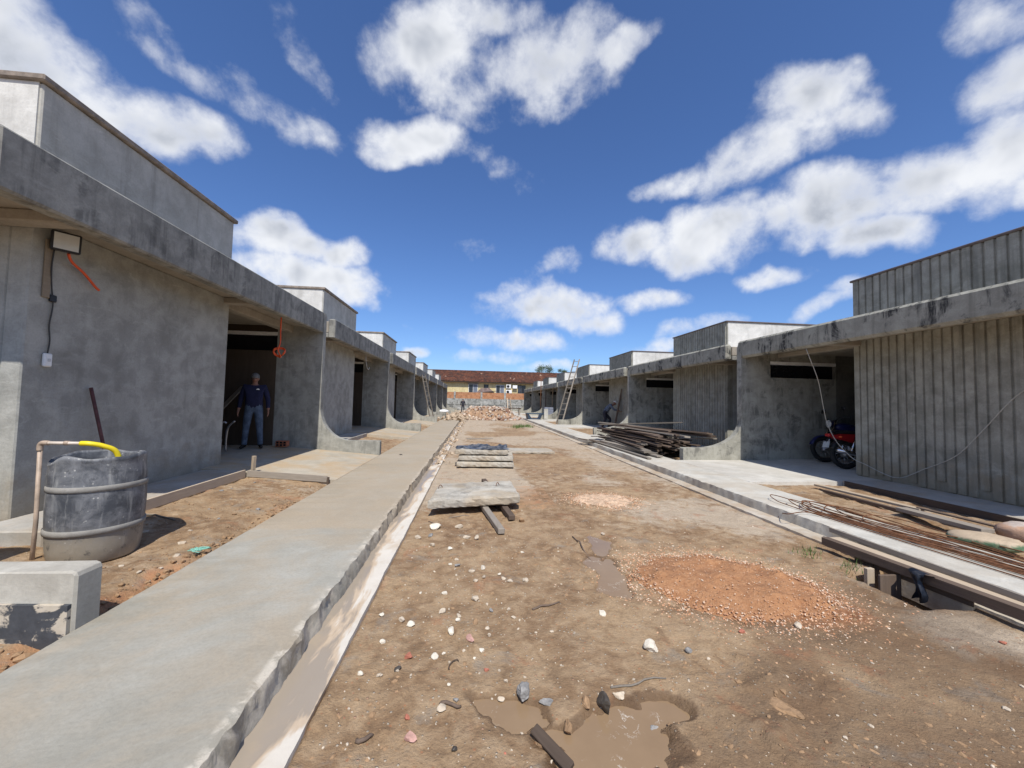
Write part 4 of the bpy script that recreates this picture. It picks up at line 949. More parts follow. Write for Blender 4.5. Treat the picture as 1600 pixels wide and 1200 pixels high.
def curb_timbers():
    plank('timber', (3.60, 3.66, .10), (3.72, 1.5, .12), .075, .075, W_DARK, 'dark square timber laid along the right kerb over the pit', 'timber', None)
    plank('plank', (3.79, 3.75, .085), (3.86, 1.5, .10), .15, .03, W_PALE, 'pale plank lying against the right kerb', 'plank')
    plank('plank', (3.66, 3.4, .055), (3.70, 2.55, .06), .02, .1, W_DARK, 'dark board on edge beside the pit', 'plank')
    plank('plank', (3.90, 3.9, .13), (3.905, 1.6, .135), .02, .05, W_GREY, 'thin batten tight against the right kerb face', 'plank')
    p = HOLE; plank('post', (3.47, 3.1, -.3), (3.47, 3.1, .065), .07, .035, W_PALE, 'short post holding the timber over the pit', 'post')
    plank('board', (3.55, 3.0, -.3), (3.55, 3.0, .05), .2, .02, W_DARK, 'dark board standing in the pit', 'board')
    V = []; F = []; rng = random.Random(2)
    for j in range(9):
        for i in range(7):
            u, v = i/6-.5, j/8; y = 2.80+u*(.17-.13*v)+.03*math.sin(6*v+2*u); x = 3.60-.03+.11*max(0, .25-v)*2-.02*math.sin(9*u+3*v)-.01*rng.random(); z = .155-.02*v if v < .25 else .15-.28*(v-.25)
            V.append((x, y, z+.012*math.sin(8*u)))
    for j in range(8):
        for i in range(6): F.append((j*7+i, j*7+i+1, (j+1)*7+i+1, (j+1)*7+i))
    tag(obj('plastic_bag', V, F, plain('blue_black_plastic', (.012, .014, .02), .35, var=.3), None, True), 'torn black plastic hanging over the timber at the pit', 'plastic bag')
    # right bed boards
    plank('board', (5.72, 5.95, .17), (5.63, 4.35, .20), .09, .03, W_PALE, 'long pale board lying on the right bed', 'board')
    plank('board', (5.62, 5.7, .13), (5.52, 4.3, .15), .06, .04, W_DARK, 'dark batten under the long pale board', 'board')
    plank('board', (5.45, 4.45, .19), (5.35, 3.55, .21), .14, .045, W_GREY, 'thick grey board with a dark edge on the right bed', 'board')
    plank('board', (5.62, 4.4, .22), (5.72, 3.4, .2), .05, .02, W_DARK, 'thin dark batten by the sacks', 'board')
    plank('formwork_board', (-3.53, 6.42, .235), (-3.53, 3.75, .235), .025, .12, W_PALE, 'pale formwork board edging the left wall apron', 'board')
    plank('formwork_board', (-3.5, 6.435, .235), (-2.3, 6.435, .15), .02, .1, W_GREY, 'grey formwork board along the left carport floor', 'board')
    plank('stake', (-3.46, 6.5, .05), (-3.44, 6.49, .50), .05, .045, W_PALE, 'pale wooden stake at the corner of the left carport floor', 'stake')
    plank('stake', (-2.27, 6.40, .0), (-2.27, 6.40, .19), .03, .03, W_DARK, 'small dark stake beside the left walkway', 'stake')
    plank('board', (6.5, 6.2, .135), (6.5, 3.4, .135), .02, .1, W_DARK, 'dark formwork board edging the right wall apron', 'board')
    plank('board', (-.25, 14.6, .02), (.75, 14.7, .03), .12, .03, W_GREY, 'grey board lying across the street beyond the slab stack', 'board')
curb_timbers()
def rebar():
    rr = random.Random(9)
    for i in range(9):
        r = rr.random(); x0 = 4.10+.035*i+rr.uniform(-.02, .02); w = .12+rr.uniform(0, .38); ye = 4.75-.06*i+rr.uniform(-.3, .35); z = .172+.004*(i % 4)
        xn = 4.32+.05*i+rr.uniform(-.05, .05)
        P = [(xn, 1.5, z), (xn-.02, 2.6, z), (x0+.08, 3.6, z), (x0, ye-.35, z+.01), (x0+.01, ye-.08, z+.03), (x0+w*.5, ye+.06, z+.05), (x0+w, ye-.1, z+.04), (x0+w+.04, ye-.5, z+.02), (xn+.1+.2*r, 3.2, z+.01), (xn+.08+.25*r, 2.4, z), (xn+.1+.25*r, 1.5, z)]
        tag(obj('steel_bar', *tube(smooth_path(P, 7), .0055, 6), RUST, None, True), 'rusty steel bar bent into a long hairpin on the right walkway', 'steel bar', 'bent steel bars on the right walkway')
    for i in range(5):
        x = 4.22+.03*i+rr.uniform(-.02, .02)
        tag(obj('steel_bar', *tube([(x+.25, 1.5, .176), (x+.14, 2.6, .176), (x+.05, 3.6, .177), (x-.02, 4.5-.1*i, .18)], .0055, 6), RUST, None, True), 'straight rusty steel bar in the bundle on the right walkway', 'steel bar', 'straight steel bars on the right walkway')
    tag(obj('steel_bar', *tube(smooth_path([onz(1216, 808, .04), onz(1222, 802, .1), onz(1232, 803, .17), onz(1260, 800, .19), onz(1300, 808, .19)], 5), .0055, 6), RUST, None, True), 'end of a rusty bar hooked over the right kerb', 'steel bar')
rebar()
def sack(label, c, size, rot, mat, seed):
    V, F = ico(4); V = V.copy(); 
    V = np.sign(V)*np.abs(V)**.72
    n = fbm(V[:, 0]*2.2+seed, V[:, 1]*2.2+V[:, 2], 4, seed)-.5
    V *= np.array(size)/2; V *= (1+.35*n)[:, None]
    V[:, 2] = np.maximum(V[:, 2], -size[2]*.42)
    V = V @ np.array(rotz(rot)).T+np.array(c)
    tag(obj('sack', V.tolist(), F, mat, None, True), label, 'sack')
def sackmat(name, a, b_, thr):
    m, T, b, p = material(name); n = T.noise(p, 8, 5, .7, .5); sep = T.node('ShaderNodeSeparateXYZ'); T.put(sep.inputs[0], p)
    f = T.ss(T.math('ADD', sep.outputs[2], T.math('MULTIPLY', T.math('SUBTRACT', n, .5), .12)), thr-.015, thr+.015)
    c = T.mix(f, a, b_); c = T.mix(T.math('MULTIPLY', T.ss(n, .4, .7), .4), c, tuple(x*.6 for x in b_)); T.put(b.inputs['Base Color'], c); b.inputs['Roughness'].default_value = .7; bump(T, b, n, .6, .02); return m
sack('flattened green and tan cement sack on the right bed', (5.03, 3.36, .185), (.34, .5, .13), .5, sackmat('green_sack', (.09, .17, .09), (.46, .36, .25), .205), 4)
sack('pale pinkish full sack at the right edge of the picture', (5.66, 3.36, .22), (.46, .56, .2), .3, sackmat('pink_sack', (.42, .26, .17), (.50, .42, .36), .3), 7)
# ------------------------------------------------------------------ grass tufts and netting
def tufts():
    rng = np.random.default_rng(8); V = []; F = []
    C = [onz(1340, 897), onz(1350, 905), onz(1330, 890), onz(1258, 868), onz(1265, 862), onz(1380, 915), onz(1425, 930)]
    C += [Vector((2.9+rng.normal()*.3, 21.5+rng.normal()*.7, 0)) for _ in range(12)]
    for c in C:
        sp = .05 if c.y < 8 else .14
        for i in range(34):
            a = rng.uniform(0, 6.28); h = rng.uniform(.03, .09)*(1 if c.y < 8 else 2.6); x = c.x+rng.normal()*sp; y = c.y+rng.normal()*sp; z = gz(x, y)
            w = .003*(1 if c.y < 8 else 3); dx, dy = math.cos(a), math.sin(a); b = len(V); le = h*rng.uniform(.2, .7)
            V += [(x-dy*w, y+dx*w, z), (x+dy*w, y-dx*w, z), (x+dx*le, y+dy*le, z+h)]; F.append((b, b+1, b+2))
    tag(obj('grass', V, F, plain('weed_green', (.09, .15, .035), .7, var=.4, bstr=0)), 'sparse green weeds at the right edge of the dirt street', 'grass', kind='stuff')
    V = []; F = []; c = onz(310, 862, .12); L = []
    for i in range(9):
        P = [c+Vector((rng.normal()*.05, rng.normal()*.03, .01+.02*rng.random())) for _ in range(5)]; L.append(tube(smooth_path(P, 4), .004, 4))
    tag(obj('netting_scrap', *join(L), plain('mint_green_net', (.22, .48, .38), .6, var=.15), None, True), 'scrap of mint green netting at the edge of the left walkway', 'netting')
    q = onz(626, 711, .14); V, F = rockv(rng, .05, 1, .35); V += np.array([q.x, q.y, .15]); tag(obj('clod', V.tolist(), F, S_DARK), 'dark clod lying on the left walkway', 'clod')
tufts()
# ------------------------------------------------------------------ people
def skin_body(name, J, E, parent, mats, zone):
    """continuous body: joints J {key: (pos, radius, zone)}, edges E"""
    keys = list(J); idx = {k: i for i, k in enumerate(keys)}
    me = bpy.data.meshes.new(name); me.from_pydata([J[k][0] for k in keys], [(idx[a], idx[b]) for a, b in E], [])
    o = bpy.data.objects.new(name, me); COL.objects.link(o)
    o.modifiers.new('skin', 'SKIN'); o.modifiers.new('sub', 'SUBSURF').levels = 2
    for i, k in enumerate(keys):
        r = J[k][1]; r = r if isinstance(r, tuple) else (r, r); sv = me.skin_vertices[0].data[i]; sv.radius = r; sv.use_root = (k == 'pelvis')
    bpy.context.view_layer.update(); dg = bpy.context.evaluated_depsgraph_get(); ev = o.evaluated_get(dg)
    m2 = bpy.data.meshes.new_from_object(ev); bpy.data.objects.remove(o); bpy.data.meshes.remove(me)
    for m_ in mats: m2.materials.append(m_)
    S = [(Vector(J[a][0]), Vector(J[b][0]), J[b][2]) for a, b in E]
    for p in m2.polygons:
        c = p.center; best = None
        for A, B, z in S:
            d = B-A; t = max(0, min(1, (c-A).dot(d)/max(1e-9, d.length_squared))); q = (A+d*t-c).length
            if best is None or q < best[0]: best = (q, z)
        p.material_index = best[1]; p.use_smooth = True
    m2.name = name; b = bpy.data.objects.new(name, m2); COL.objects.link(b); b.parent = parent; ORG[b.name] = org(parent); return b
SKIN = plain('skin', (.30, .15, .10), .6, var=.12, bstr=0); HAIR = plain('grey_hair', (.17, .165, .16), .8, var=.3, scale=40)
NAVY = plain('navy_cotton', (.018, .02, .055), .9, var=.2); JEANS = plain('washed_denim', (.09, .12, .17), .9, var=.35, scale=8); SHOE = plain('dark_shoe', (.015, .013, .012), .7, var=.2)
GREYB = plain('blue_grey_cotton', (.12, .15, .20), .9, var=.2); DARKC = plain('dark_cloth', (.03, .03, .04), .9, var=.2)
def person(label, loc, yaw, mats, pose='stand', cap=None, scale=1.0, hair=True, logo=False):
    t = thing('person', label, 'person', loc); t.rotation_euler = (0, 0, yaw); t.scale = (scale,)*3
    J = {}; E = []                                      # local: faces -y, x to the figure's left
    def j(k, p, r, z, par=None):
        J[k] = (Vector(p), r, z)
        if par: E.append((par, k))
    bend = pose == 'bend'
    # torso chain (forward = -y)
    if not bend: hip, waist, chest, neck, head, top = (0, 0, .93), (0, -.005, 1.08), (0, .005, 1.30), (0, .0, 1.46), (0, -.015, 1.56), (0, -.012, 1.68)
    else: hip, waist, chest, neck, head, top = (0, .12, .82), (0, .0, .96), (0, -.17, 1.10), (0, -.29, 1.20), (0, -.36, 1.26), (0, -.42, 1.36)
    j('pelvis', hip, (.17, .13), 2); j('waist', waist, (.175, .145), 1, 'pelvis'); j('chest', chest, (.18, .13), 1, 'waist')
    j('neckb', Vector(chest).lerp(Vector(neck), .7), (.10, .075), 1, 'chest'); j('neck', neck, .052, 0, 'neckb'); j('jaw', Vector(neck).lerp(Vector(head), .75), (.062, .07), 0, 'neck'); j('head', head, (.076, .092), 0, 'jaw')
    j('crown', top, (.055, .066), 0, 'head')
    f = Vector((0, -1, 0)) if not bend else Vector((0, -.9, -.45))
    j('nose', Vector(head)+f*.105+Vector((0, 0, -.005)), .014, 0, 'head')
    for s in (-1, 1):
        q = str(s); ch = Vector(chest); sh = ch+Vector((s*.185, 0, .09))
        j('ear'+q, Vector(head)+Vector((s*.085, .015, .0)), .014, 0, 'head')
        j('sh'+q, sh, .074, 1, 'chest')
        if not bend:
            el = sh+Vector((s*.075, .03, -.275)); wr = el+Vector((s*.02, -.07, -.235))
        else:
            el = sh+Vector((s*.05, -.16, -.22)); wr = el+Vector((-s*.02, -.24, -.06))
        hd = (wr-el).normalized()
        j('el'+q, el, .055, 1, 'sh'+q); j('cuff'+q, el.lerp(wr, .88), .043, 1, 'el'+q); j('wr'+q, wr, .027, 0, 'cuff'+q)
        pm = wr+hd*.07; j('palm'+q, pm, (.036, .02), 0, 'wr'+q)
        side = Vector((0, 1, 0)) if not bend else Vector((1, 0, 0))
        for n_, (off, ln) in enumerate(((-.027, .062), (-.009, .078), (.009, .074), (.026, .058))):
            b0 = pm+hd*.035+side*off; b1 = b0+hd*ln*.5+Vector((-s*.006, -.004, 0)); b2 = b1+hd*ln*.45+Vector((-s*.014, -.006, .004))
            j('f%d%s' % (n_, q), b0, .0095, 0, 'palm'+q); j('g%d%s' % (n_, q), b1, .009, 0, 'f%d%s' % (n_, q)); j('h%d%s' % (n_, q), b2, .0075, 0, 'g%d%s' % (n_, q))
        th = pm-side*.038-hd*.015; j('t0'+q, th, .011, 0, 'palm'+q); j('t1'+q, th-side*.022+hd*.035, .009, 0, 't0'+q)
        hp = Vector(hip)+Vector((s*.09, 0, -.06))
        if not bend: kn = Vector((s*.125, -.02, .50)); an = Vector((s*.155, .01, .09)); toe = Vector((s*.20, -.15, .035))
        else: kn = Vector((s*.14, -.06-.12*s, .47)); an = Vector((s*.15, .06-.15*s, .09)); toe = an+Vector((s*.03, -.15, -.055))
        j('hp'+q, hp, .105, 2, 'pelvis'); j('kn'+q, kn, .075, 2, 'hp'+q); j('sk'+q, kn.lerp(an, .5), .066, 2, 'kn'+q); j('an'+q, an, .06, 2, 'sk'+q)
        j('heel'+q, an+Vector((0, .03, -.045)), .04, 3, 'an'+q); j('ball'+q, an.lerp(toe, .7)+Vector((0, 0, -.012)), (.044, .034), 3, 'heel'+q); j('toe'+q, toe, (.038, .028), 3, 'ball'+q)
    skin_body('body', J, E, t, mats, None)
    hv = Vector(head).lerp(Vector(top), .35); ax = (Vector(top)-Vector(head)).normalized()
    R3 = ax.to_track_quat('Z', 'Y').to_matrix()
    def shell(nm, rx, ry, rz, z0, mat, off=(0, 0, 0), front=None):
        V, F = ico(3); keep = []
        V2 = [(v[0]*rx+off[0], v[1]*ry+off[1], v[2]*rz+off[2]) for v in V]
        F2 = [f_ for f_ in F if all(V[i][2] > z0 and (front is None or not (V[i][1] < front and V[i][2] < .55)) for i in f_)]
        used = sorted({i for f_ in F2 for i in f_}); mp = {u: k for k, u in enumerate(used)}
        o = obj(nm, [tuple(R3 @ Vector(V2[u])+hv+org(t)) for u in used], [tuple(mp[i] for i in f_) for f_ in F2], mat, t, True); o.modifiers.new('thick', 'SOLIDIFY').thickness = .006; return o
    if hair: shell('hair', .087, .105, .10, -.35, HAIR, (0, .008, .005), -.35)
    fwd = R3 @ Vector((0, -1, 0))
    fwd = f.normalized()
    for s in (-1, 1):
        e = Vector(head)+fwd*.084+Vector((s*.03, 0, .022)); V, F = ico(1); obj('eye', (V*.009+np.array(e+org(t))).tolist(), F, DARKC, t, True)
    mth = Vector(head)+fwd*.082+Vector((0, 0, -.048)); obj('mouth', *tube([mth+Vector((-.022, 0, 0))+org(t), mth+Vector((0, -.006, 0))+org(t), mth+Vector((.022, 0, 0))+org(t)], .005, 5), plain('lips', (.22, .08, .07), .6, bstr=0), t, True)
    if cap:
        c_ = shell('cap', .094, .112, .105, .02, cap, (0, 0, .012))
        P = [hv+R3 @ Vector((.08*math.cos(a), -.07-.10*math.sin(a), .022)) for a in [math.pi*i/8 for i in range(9)]]
        V = [tuple(p+org(t)) for p in P]+[tuple(p+org(t)+Vector((0, 0, -.006))) for p in P]; n = 9
        F = [tuple(range(n)), tuple(range(2*n-1, n-1, -1))]+[(i, i+n, i+n+1, i+1) for i in range(n-1)]+[(n-1, 2*n-1, n, 0)]
        obj('cap_brim', V, F, cap, c_)
    if logo:
        obj('shirt_emblem', [tuple(v+org(t)) for v in (Vector((.04, -.150, 1.325)), Vector((.11, -.142, 1.32)), Vector((.11, -.142, 1.335)), Vector((.085, -.146, 1.352)), Vector((.06, -.150, 1.34)))], [(0, 1, 2, 3, 4)], WHITEP, t)
    return t
person('man in navy long-sleeved shirt and jeans standing in the left carport', (-4.68, 8.72, .338), math.radians(20), [SKIN, NAVY, JEANS, SHOE], scale=.94, logo=True)
person('worker in white cap and blue-grey shirt bending by the right wall', (6.72, 19.0, .19), math.radians(70), [SKIN, GREYB, DARKC, SHOE], 'bend', WHITEP, hair=False)
person('distant person in dark clothes standing behind the rubble heap', (-1.28, 44.5, .03), math.radians(10), [SKIN, DARKC, DARKC, SHOE], scale=.95)
# ------------------------------------------------------------------ motorcycles
def motorcycle(label, loc, yaw, lean, paint, steer=0.0):
    t = thing('motorcycle', label, 'motorcycle', loc)
    def W(parts): return join(parts)
    O = Vector(loc)
    M4 = Matrix.Rotation(yaw, 3, 'Z') @ Matrix.Rotation(lean, 3, 'X')
    def put(nm, VF, mat, par=None, smooth=True):
        V, F = VF; V = [tuple(M4 @ Vector(v)+O) for v in V]; V, F = fixn(V, F) if not smooth else (V, F); return obj(nm, V, F, mat, par or t, smooth)
    Rw = .30; wb = 1.26
    def ring(cx, R, r, n=36, k=10):
        V = []; F = []
        for i in range(n):
            a = 2*math.pi*i/n
            for q in range(k):
                b = 2*math.pi*q/k; rr = R+r*math.cos(b); V.append((cx+rr*math.cos(a), r*1.0*math.sin(b), Rw+rr*math.sin(a)))
        for i in range(n):
            for q in range(k): F.append((i*k+q, ((i+1) % n)*k+q, ((i+1) % n)*k+(q+1) % k, i*k+(q+1) % k))
        return V, F
    for cx in (0, wb):
        w = put('wheel', ring(cx, Rw-.045, .045), RUBBER)
        put('rim', ring(cx, Rw-.095, .014, 36, 6), CHROME, w)
        put('hub', tube([(cx, -.06, Rw), (cx, .06, Rw)], .055, 14), STEEL, w)
        sp = [tube([(cx+.05*math.cos(a), .03*(1 if i % 2 else -1), Rw+.05*math.sin(a)), (cx+.2*math.cos(a+.25), 0, Rw+.2*math.sin(a+.25))], .0035, 4) for i, a in enumerate([2*math.pi*i/18 for i in range(18)])]
        put('spokes', join(sp), CHROME, w)
        c = cx
        fd = []; n = 14; a0, a1 = (.35, 2.6) if cx else (.6, 2.75)
        V = []; F = []
        for i in range(n):
            a = a0+(a1-a0)*i/(n-1)
            for q in range(5):
                b = (q/4-.5); V.append((cx+(Rw+.035-.03*abs(b)*2)*math.cos(a), b*.15, Rw+(Rw+.035-.03*abs(b)*2)*math.sin(a)))
        for i in range(n-1):
            for q in range(4): F.append((i*5+q, i*5+q+1, (i+1)*5+q+1, (i+1)*5+q))
        o = put('mudguard', (V, F), paint if cx else BLACKP); o.modifiers.new('thick', 'SOLIDIFY').thickness = .005
    for s in (-1, 1):
        put('fork', tube([(wb, s*.075, Rw), (wb-.30, s*.075, .98)], .021, 8), CHROME)
        put('shock_absorber', tube([(.02, s*.13, Rw+.02), (.16, s*.13, .66)], .026, 8), CHROME)
        put('mirror', join([tube([(wb-.36, s*.25, 1.02), (wb-.33, s*.30, 1.2)], .006, 6), (obox((wb-.33, s*.31, 1.23), (.02, .11, .075)), BOXF)]), BLACKP)
        put('swing_arm', tube([(0, s*.08, Rw), (.5, s*.08, .36)], .022, 8), BLACKP)
        put('indicator', tube([(-.13, s*.06, .66), (-.15, s*.15, .66)], .02, 8), ORANGE)
    put('frame', join([tube(smooth_path([(wb-.30, 0, .92), (.80, 0, .66), (.46, 0, .64), (.30, 0, .68), (-.1, 0, .70)], 4), .025, 8), tube(smooth_path([(wb-.28, 0, .86), (.86, 0, .45), (.72, 0, .24), (.46, 0, .26), (.45, 0, .62)], 4), .022, 8)]), BLACKP)
    V, F = ico(3); tk = np.sign(V)*np.abs(V)**.85*np.array([.26, .125, .115])+np.array([.70, 0, .80]); tk[:, 2] -= (tk[:, 0]-.7)*-.12
    put('fuel_tank', (tk.tolist(), F), paint)
    V = []; F = []; pf = [(-.24, .76, .085), (-.12, .785, .11), (.1, .79, .125), (.28, .765, .125), (.45, .75, .09)]
    for x, z, w_ in pf: V += [(x, -w_, z-.06), (x, -w_*.85, z), (x, 0, z+.015), (x, w_*.85, z), (x, w_, z-.06)]
    for i in range(4):
        for q in range(4): F.append((i*5+q, i*5+q+1, (i+1)*5+q+1, (i+1)*5+q))
        F.append((i*5+4, i*5, (i+1)*5, (i+1)*5+4))
    F += [(0, 1, 2, 3, 4), (24, 23, 22, 21, 20)]
    put('seat', (V, F), BLACKP)
    V = []; F = []
    for x, z0, z1, w_ in ((-.3, .66, .72, .04), (-.1, .6, .72, .09), (.2, .52, .72, .11), (.42, .56, .7, .1)): V += [(x, -w_, z0), (x, -w_, z1), (x, w_, z1), (x, w_, z0)]
    for i in range(3):
        for q in range(4): F.append((i*4+q, i*4+(q+1) % 4, (i+1)*4+(q+1) % 4, (i+1)*4+q))
    F += [(0, 1, 2, 3), (15, 14, 13, 12)]
    put('side_panel', (V, F), paint, None, False)
    eng = put('engine', join([bevel(obox((.60, 0, .36), (.34, .2, .2)), BOXF, .03), tube([(.66, 0, .42), (.72, 0, .62)], .075, 12)]+[tube([(.66+.06*i/5, 0, .46+.14*i/5), (.663+.06*i/5, 0, .468+.14*i/5)], .1, 12) for i in range(5)]), STEEL, None, False)
    put('exhaust', tube(smooth_path([(.74, -.05, .55), (.86, -.1, .42), (.70, -.13, .24), (.35, -.15, .25), (.25, -.16, .28)], 4)+[Vector((-.25, -.17, .36))], .022, 8), CHROME)
    put('muffler', tube([(.22, -.16, .285), (.15, -.165, .3), (-.28, -.175, .39)], .045, 12), CHROME)
    put('handlebar', tube(smooth_path([(wb-.44, -.34, 1.0), (wb-.36, -.24, 1.04), (wb-.31, -.08, .98), (wb-.31, .08, .98), (wb-.36, .24, 1.04), (wb-.44, .34, 1.0)], 4), .012, 8), BLACKP)
    h = put('headlight', lathe([(.02, -.09), (.075, -.06), (.09, 0), (.09, .02)], 18, (wb-.20, 0, .90), Matrix.Rotation(math.pi/2, 3, 'Y')), paint)
    put('lens', lathe([(.088, 0.021), (.06, .035), (.001, .04)], 18, (wb-.20, 0, .90), Matrix.Rotation(math.pi/2, 3, 'Y')), plain('headlight_glass', (.6, .6, .58), .1, bstr=0), h)
    put('tail_light', bevel(obox((-.30, 0, .70), (.06, .12, .06)), BOXF, .012), plain('red_lens', (.4, .02, .02), .25, bstr=0), None, False)
    put('number_plate', (obox((-.36, 0, .50), (.006, .17, .13), eul(0, .3, 0)), BOXF), plain('grey_plate', (.42, .45, .46), .4, var=.1), None, False)
    put('plate_bracket', tube([(-.22, 0, .66), (-.33, 0, .6), (-.35, 0, .45)], .015, 6), BLACKP)
    put('kick_stand', tube([(.5, .1, .28), (.44, .24, .0+.03)], .01, 6), STEEL)
    return t
REDP = plain('red_motorcycle_paint', (.33, .012, .015), .3, var=.1, bstr=0); BLUEP = plain('dark_blue_motorcycle_paint', (.015, .02, .085), .3, var=.1, bstr=0)
motorcycle('red motorcycle parked tail to the street in the right carport', (7.72, 7.32, .196), math.radians(-8), math.radians(-6), REDP)
motorcycle('dark blue motorcycle parked nose to the street behind the red one', (9.40, 8.05, .196), math.radians(172), math.radians(9), BLUEP)
# ------------------------------------------------------------------ ladders
def ladder(label, A, B, w, n, mat, r=.028, wdir=None):
    A, B = Vector(A), Vector(B); t = thing('ladder', label, 'ladder', A); d = (B-A); wd = Vector(wdir).normalized() if wdir else d.cross(Vector((0, 0, 1))).normalized()
    for s in (-1, 1):
        P = [A+wd*s*w/2, B+wd*s*w/2*.9]; L = (P[1]-P[0]); c = (P[0]+P[1])/2
        R = L.to_track_quat('Y', 'Z').to_matrix(); V = [tuple(R @ Vector(v)+c) for v in boxv(-r, r, -L.length/2, L.length/2, -r*1.3, r*1.3)]
        obj('rail', V, BOXF, mat, t)
    for i in range(n):
        q = A.lerp(B, (i+.6)/n); obj('rung', *tube([q-wd*(w/2-.005), q+wd*(w/2-.005)], r*.75, 6), mat, t)
ladder('tall wooden ladder leaning on the right row of houses', (5.1, 22.75, .17), (6.40, 23.7, 4.2), .42, 12, W_GREY, .024, (.66, -.75, 0))
ladder('wooden ladder leaning on a house of the left row', (-2.72, 25.6, .2), (-3.44, 26.3, 3.1), .36, 9, W_GREY, .024, (.55, .85, 0))
ladder('distant wooden ladder standing against the boundary wall', (4.9, 52.8, .0), (4.85, 54.35, 1.9), .5, 6, W_PALE, .04)
ladder('short dark ladder against the third right wall behind the worker', (7.0, 18.7, .18), (7.31, 18.5, 2.2), .3, 7, W_DARK, .02, (.5, 1, 0))
# ------------------------------------------------------------------ boundary wall at the end of the street
def brick_mat(name, a, b_, mortar, sc=1.0):
    m, T, b, p = material(name); sep = T.node('ShaderNodeSeparateXYZ'); T.put(sep.inputs[0], p)
    cb = T.node('ShaderNodeCombineXYZ'); T.l.new(sep.outputs[0], cb.inputs[0]); T.l.new(sep.outputs[2], cb.inputs[1])
    br = T.node('ShaderNodeTexBrick'); T.l.new(cb.outputs[0], br.inputs['Vector']); br.inputs['Color1'].default_value = (*a, 1); br.inputs['Color2'].default_value = (*b_, 1); br.inputs['Mortar'].default_value = (*mortar, 1)
    br.inputs['Scale'].default_value = 1; br.inputs['Brick Width'].default_value = .3*sc; br.inputs['Row Height'].default_value = .2*sc; br.inputs['Mortar Size'].default_value = .014*sc
    n = T.noise(p, 2.5, 6, .65); c = T.mix(T.math('MULTIPLY', T.ss(n, .42, .66), .55), br.outputs[0], tuple(x*.5 for x in a))
    T.put(b.inputs['Base Color'], c); b.inputs['Roughness'].default_value = .9; bump(T, b, br.outputs['Fac'], -.4, .02); return m
BRICK = brick_mat('hollow_red_brick', (.42, .17, .07), (.50, .23, .10), (.33, .27, .21))
C_OLD = concrete('old_mouldy_render', (.22, .23, .215), (.50, .51, .49), .5, .8, patch=.5)
BWY = 54.5
def boundary():
    t = thing('boundary_wall', 'grey rendered boundary wall with a red brick top across the street end', 'wall', (1.5, BWY, 0))
    box('render_panel', -14, 17, BWY, BWY+.16, -.3, 1.72, C_OLD, t)
    box('brick_course', -14, 17, BWY+.02, BWY+.15, 1.722, 2.62, BRICK, t)
    for x in (-9.2, -4.9, -2.75, 1.0, 4.35, 7.4, 11):
        box('pillar', x-.13, x+.13, BWY-.03, BWY+.17, -.3, 2.68 if x > -4 else 2.3, C_OLD, t)
    box('tie_beam', -14, 17, BWY-.012, BWY-.001, .78, .92, concrete('tie_beam_render', (.14, .145, .135), (.26, .265, .25), .5, .5), t)
boundary()
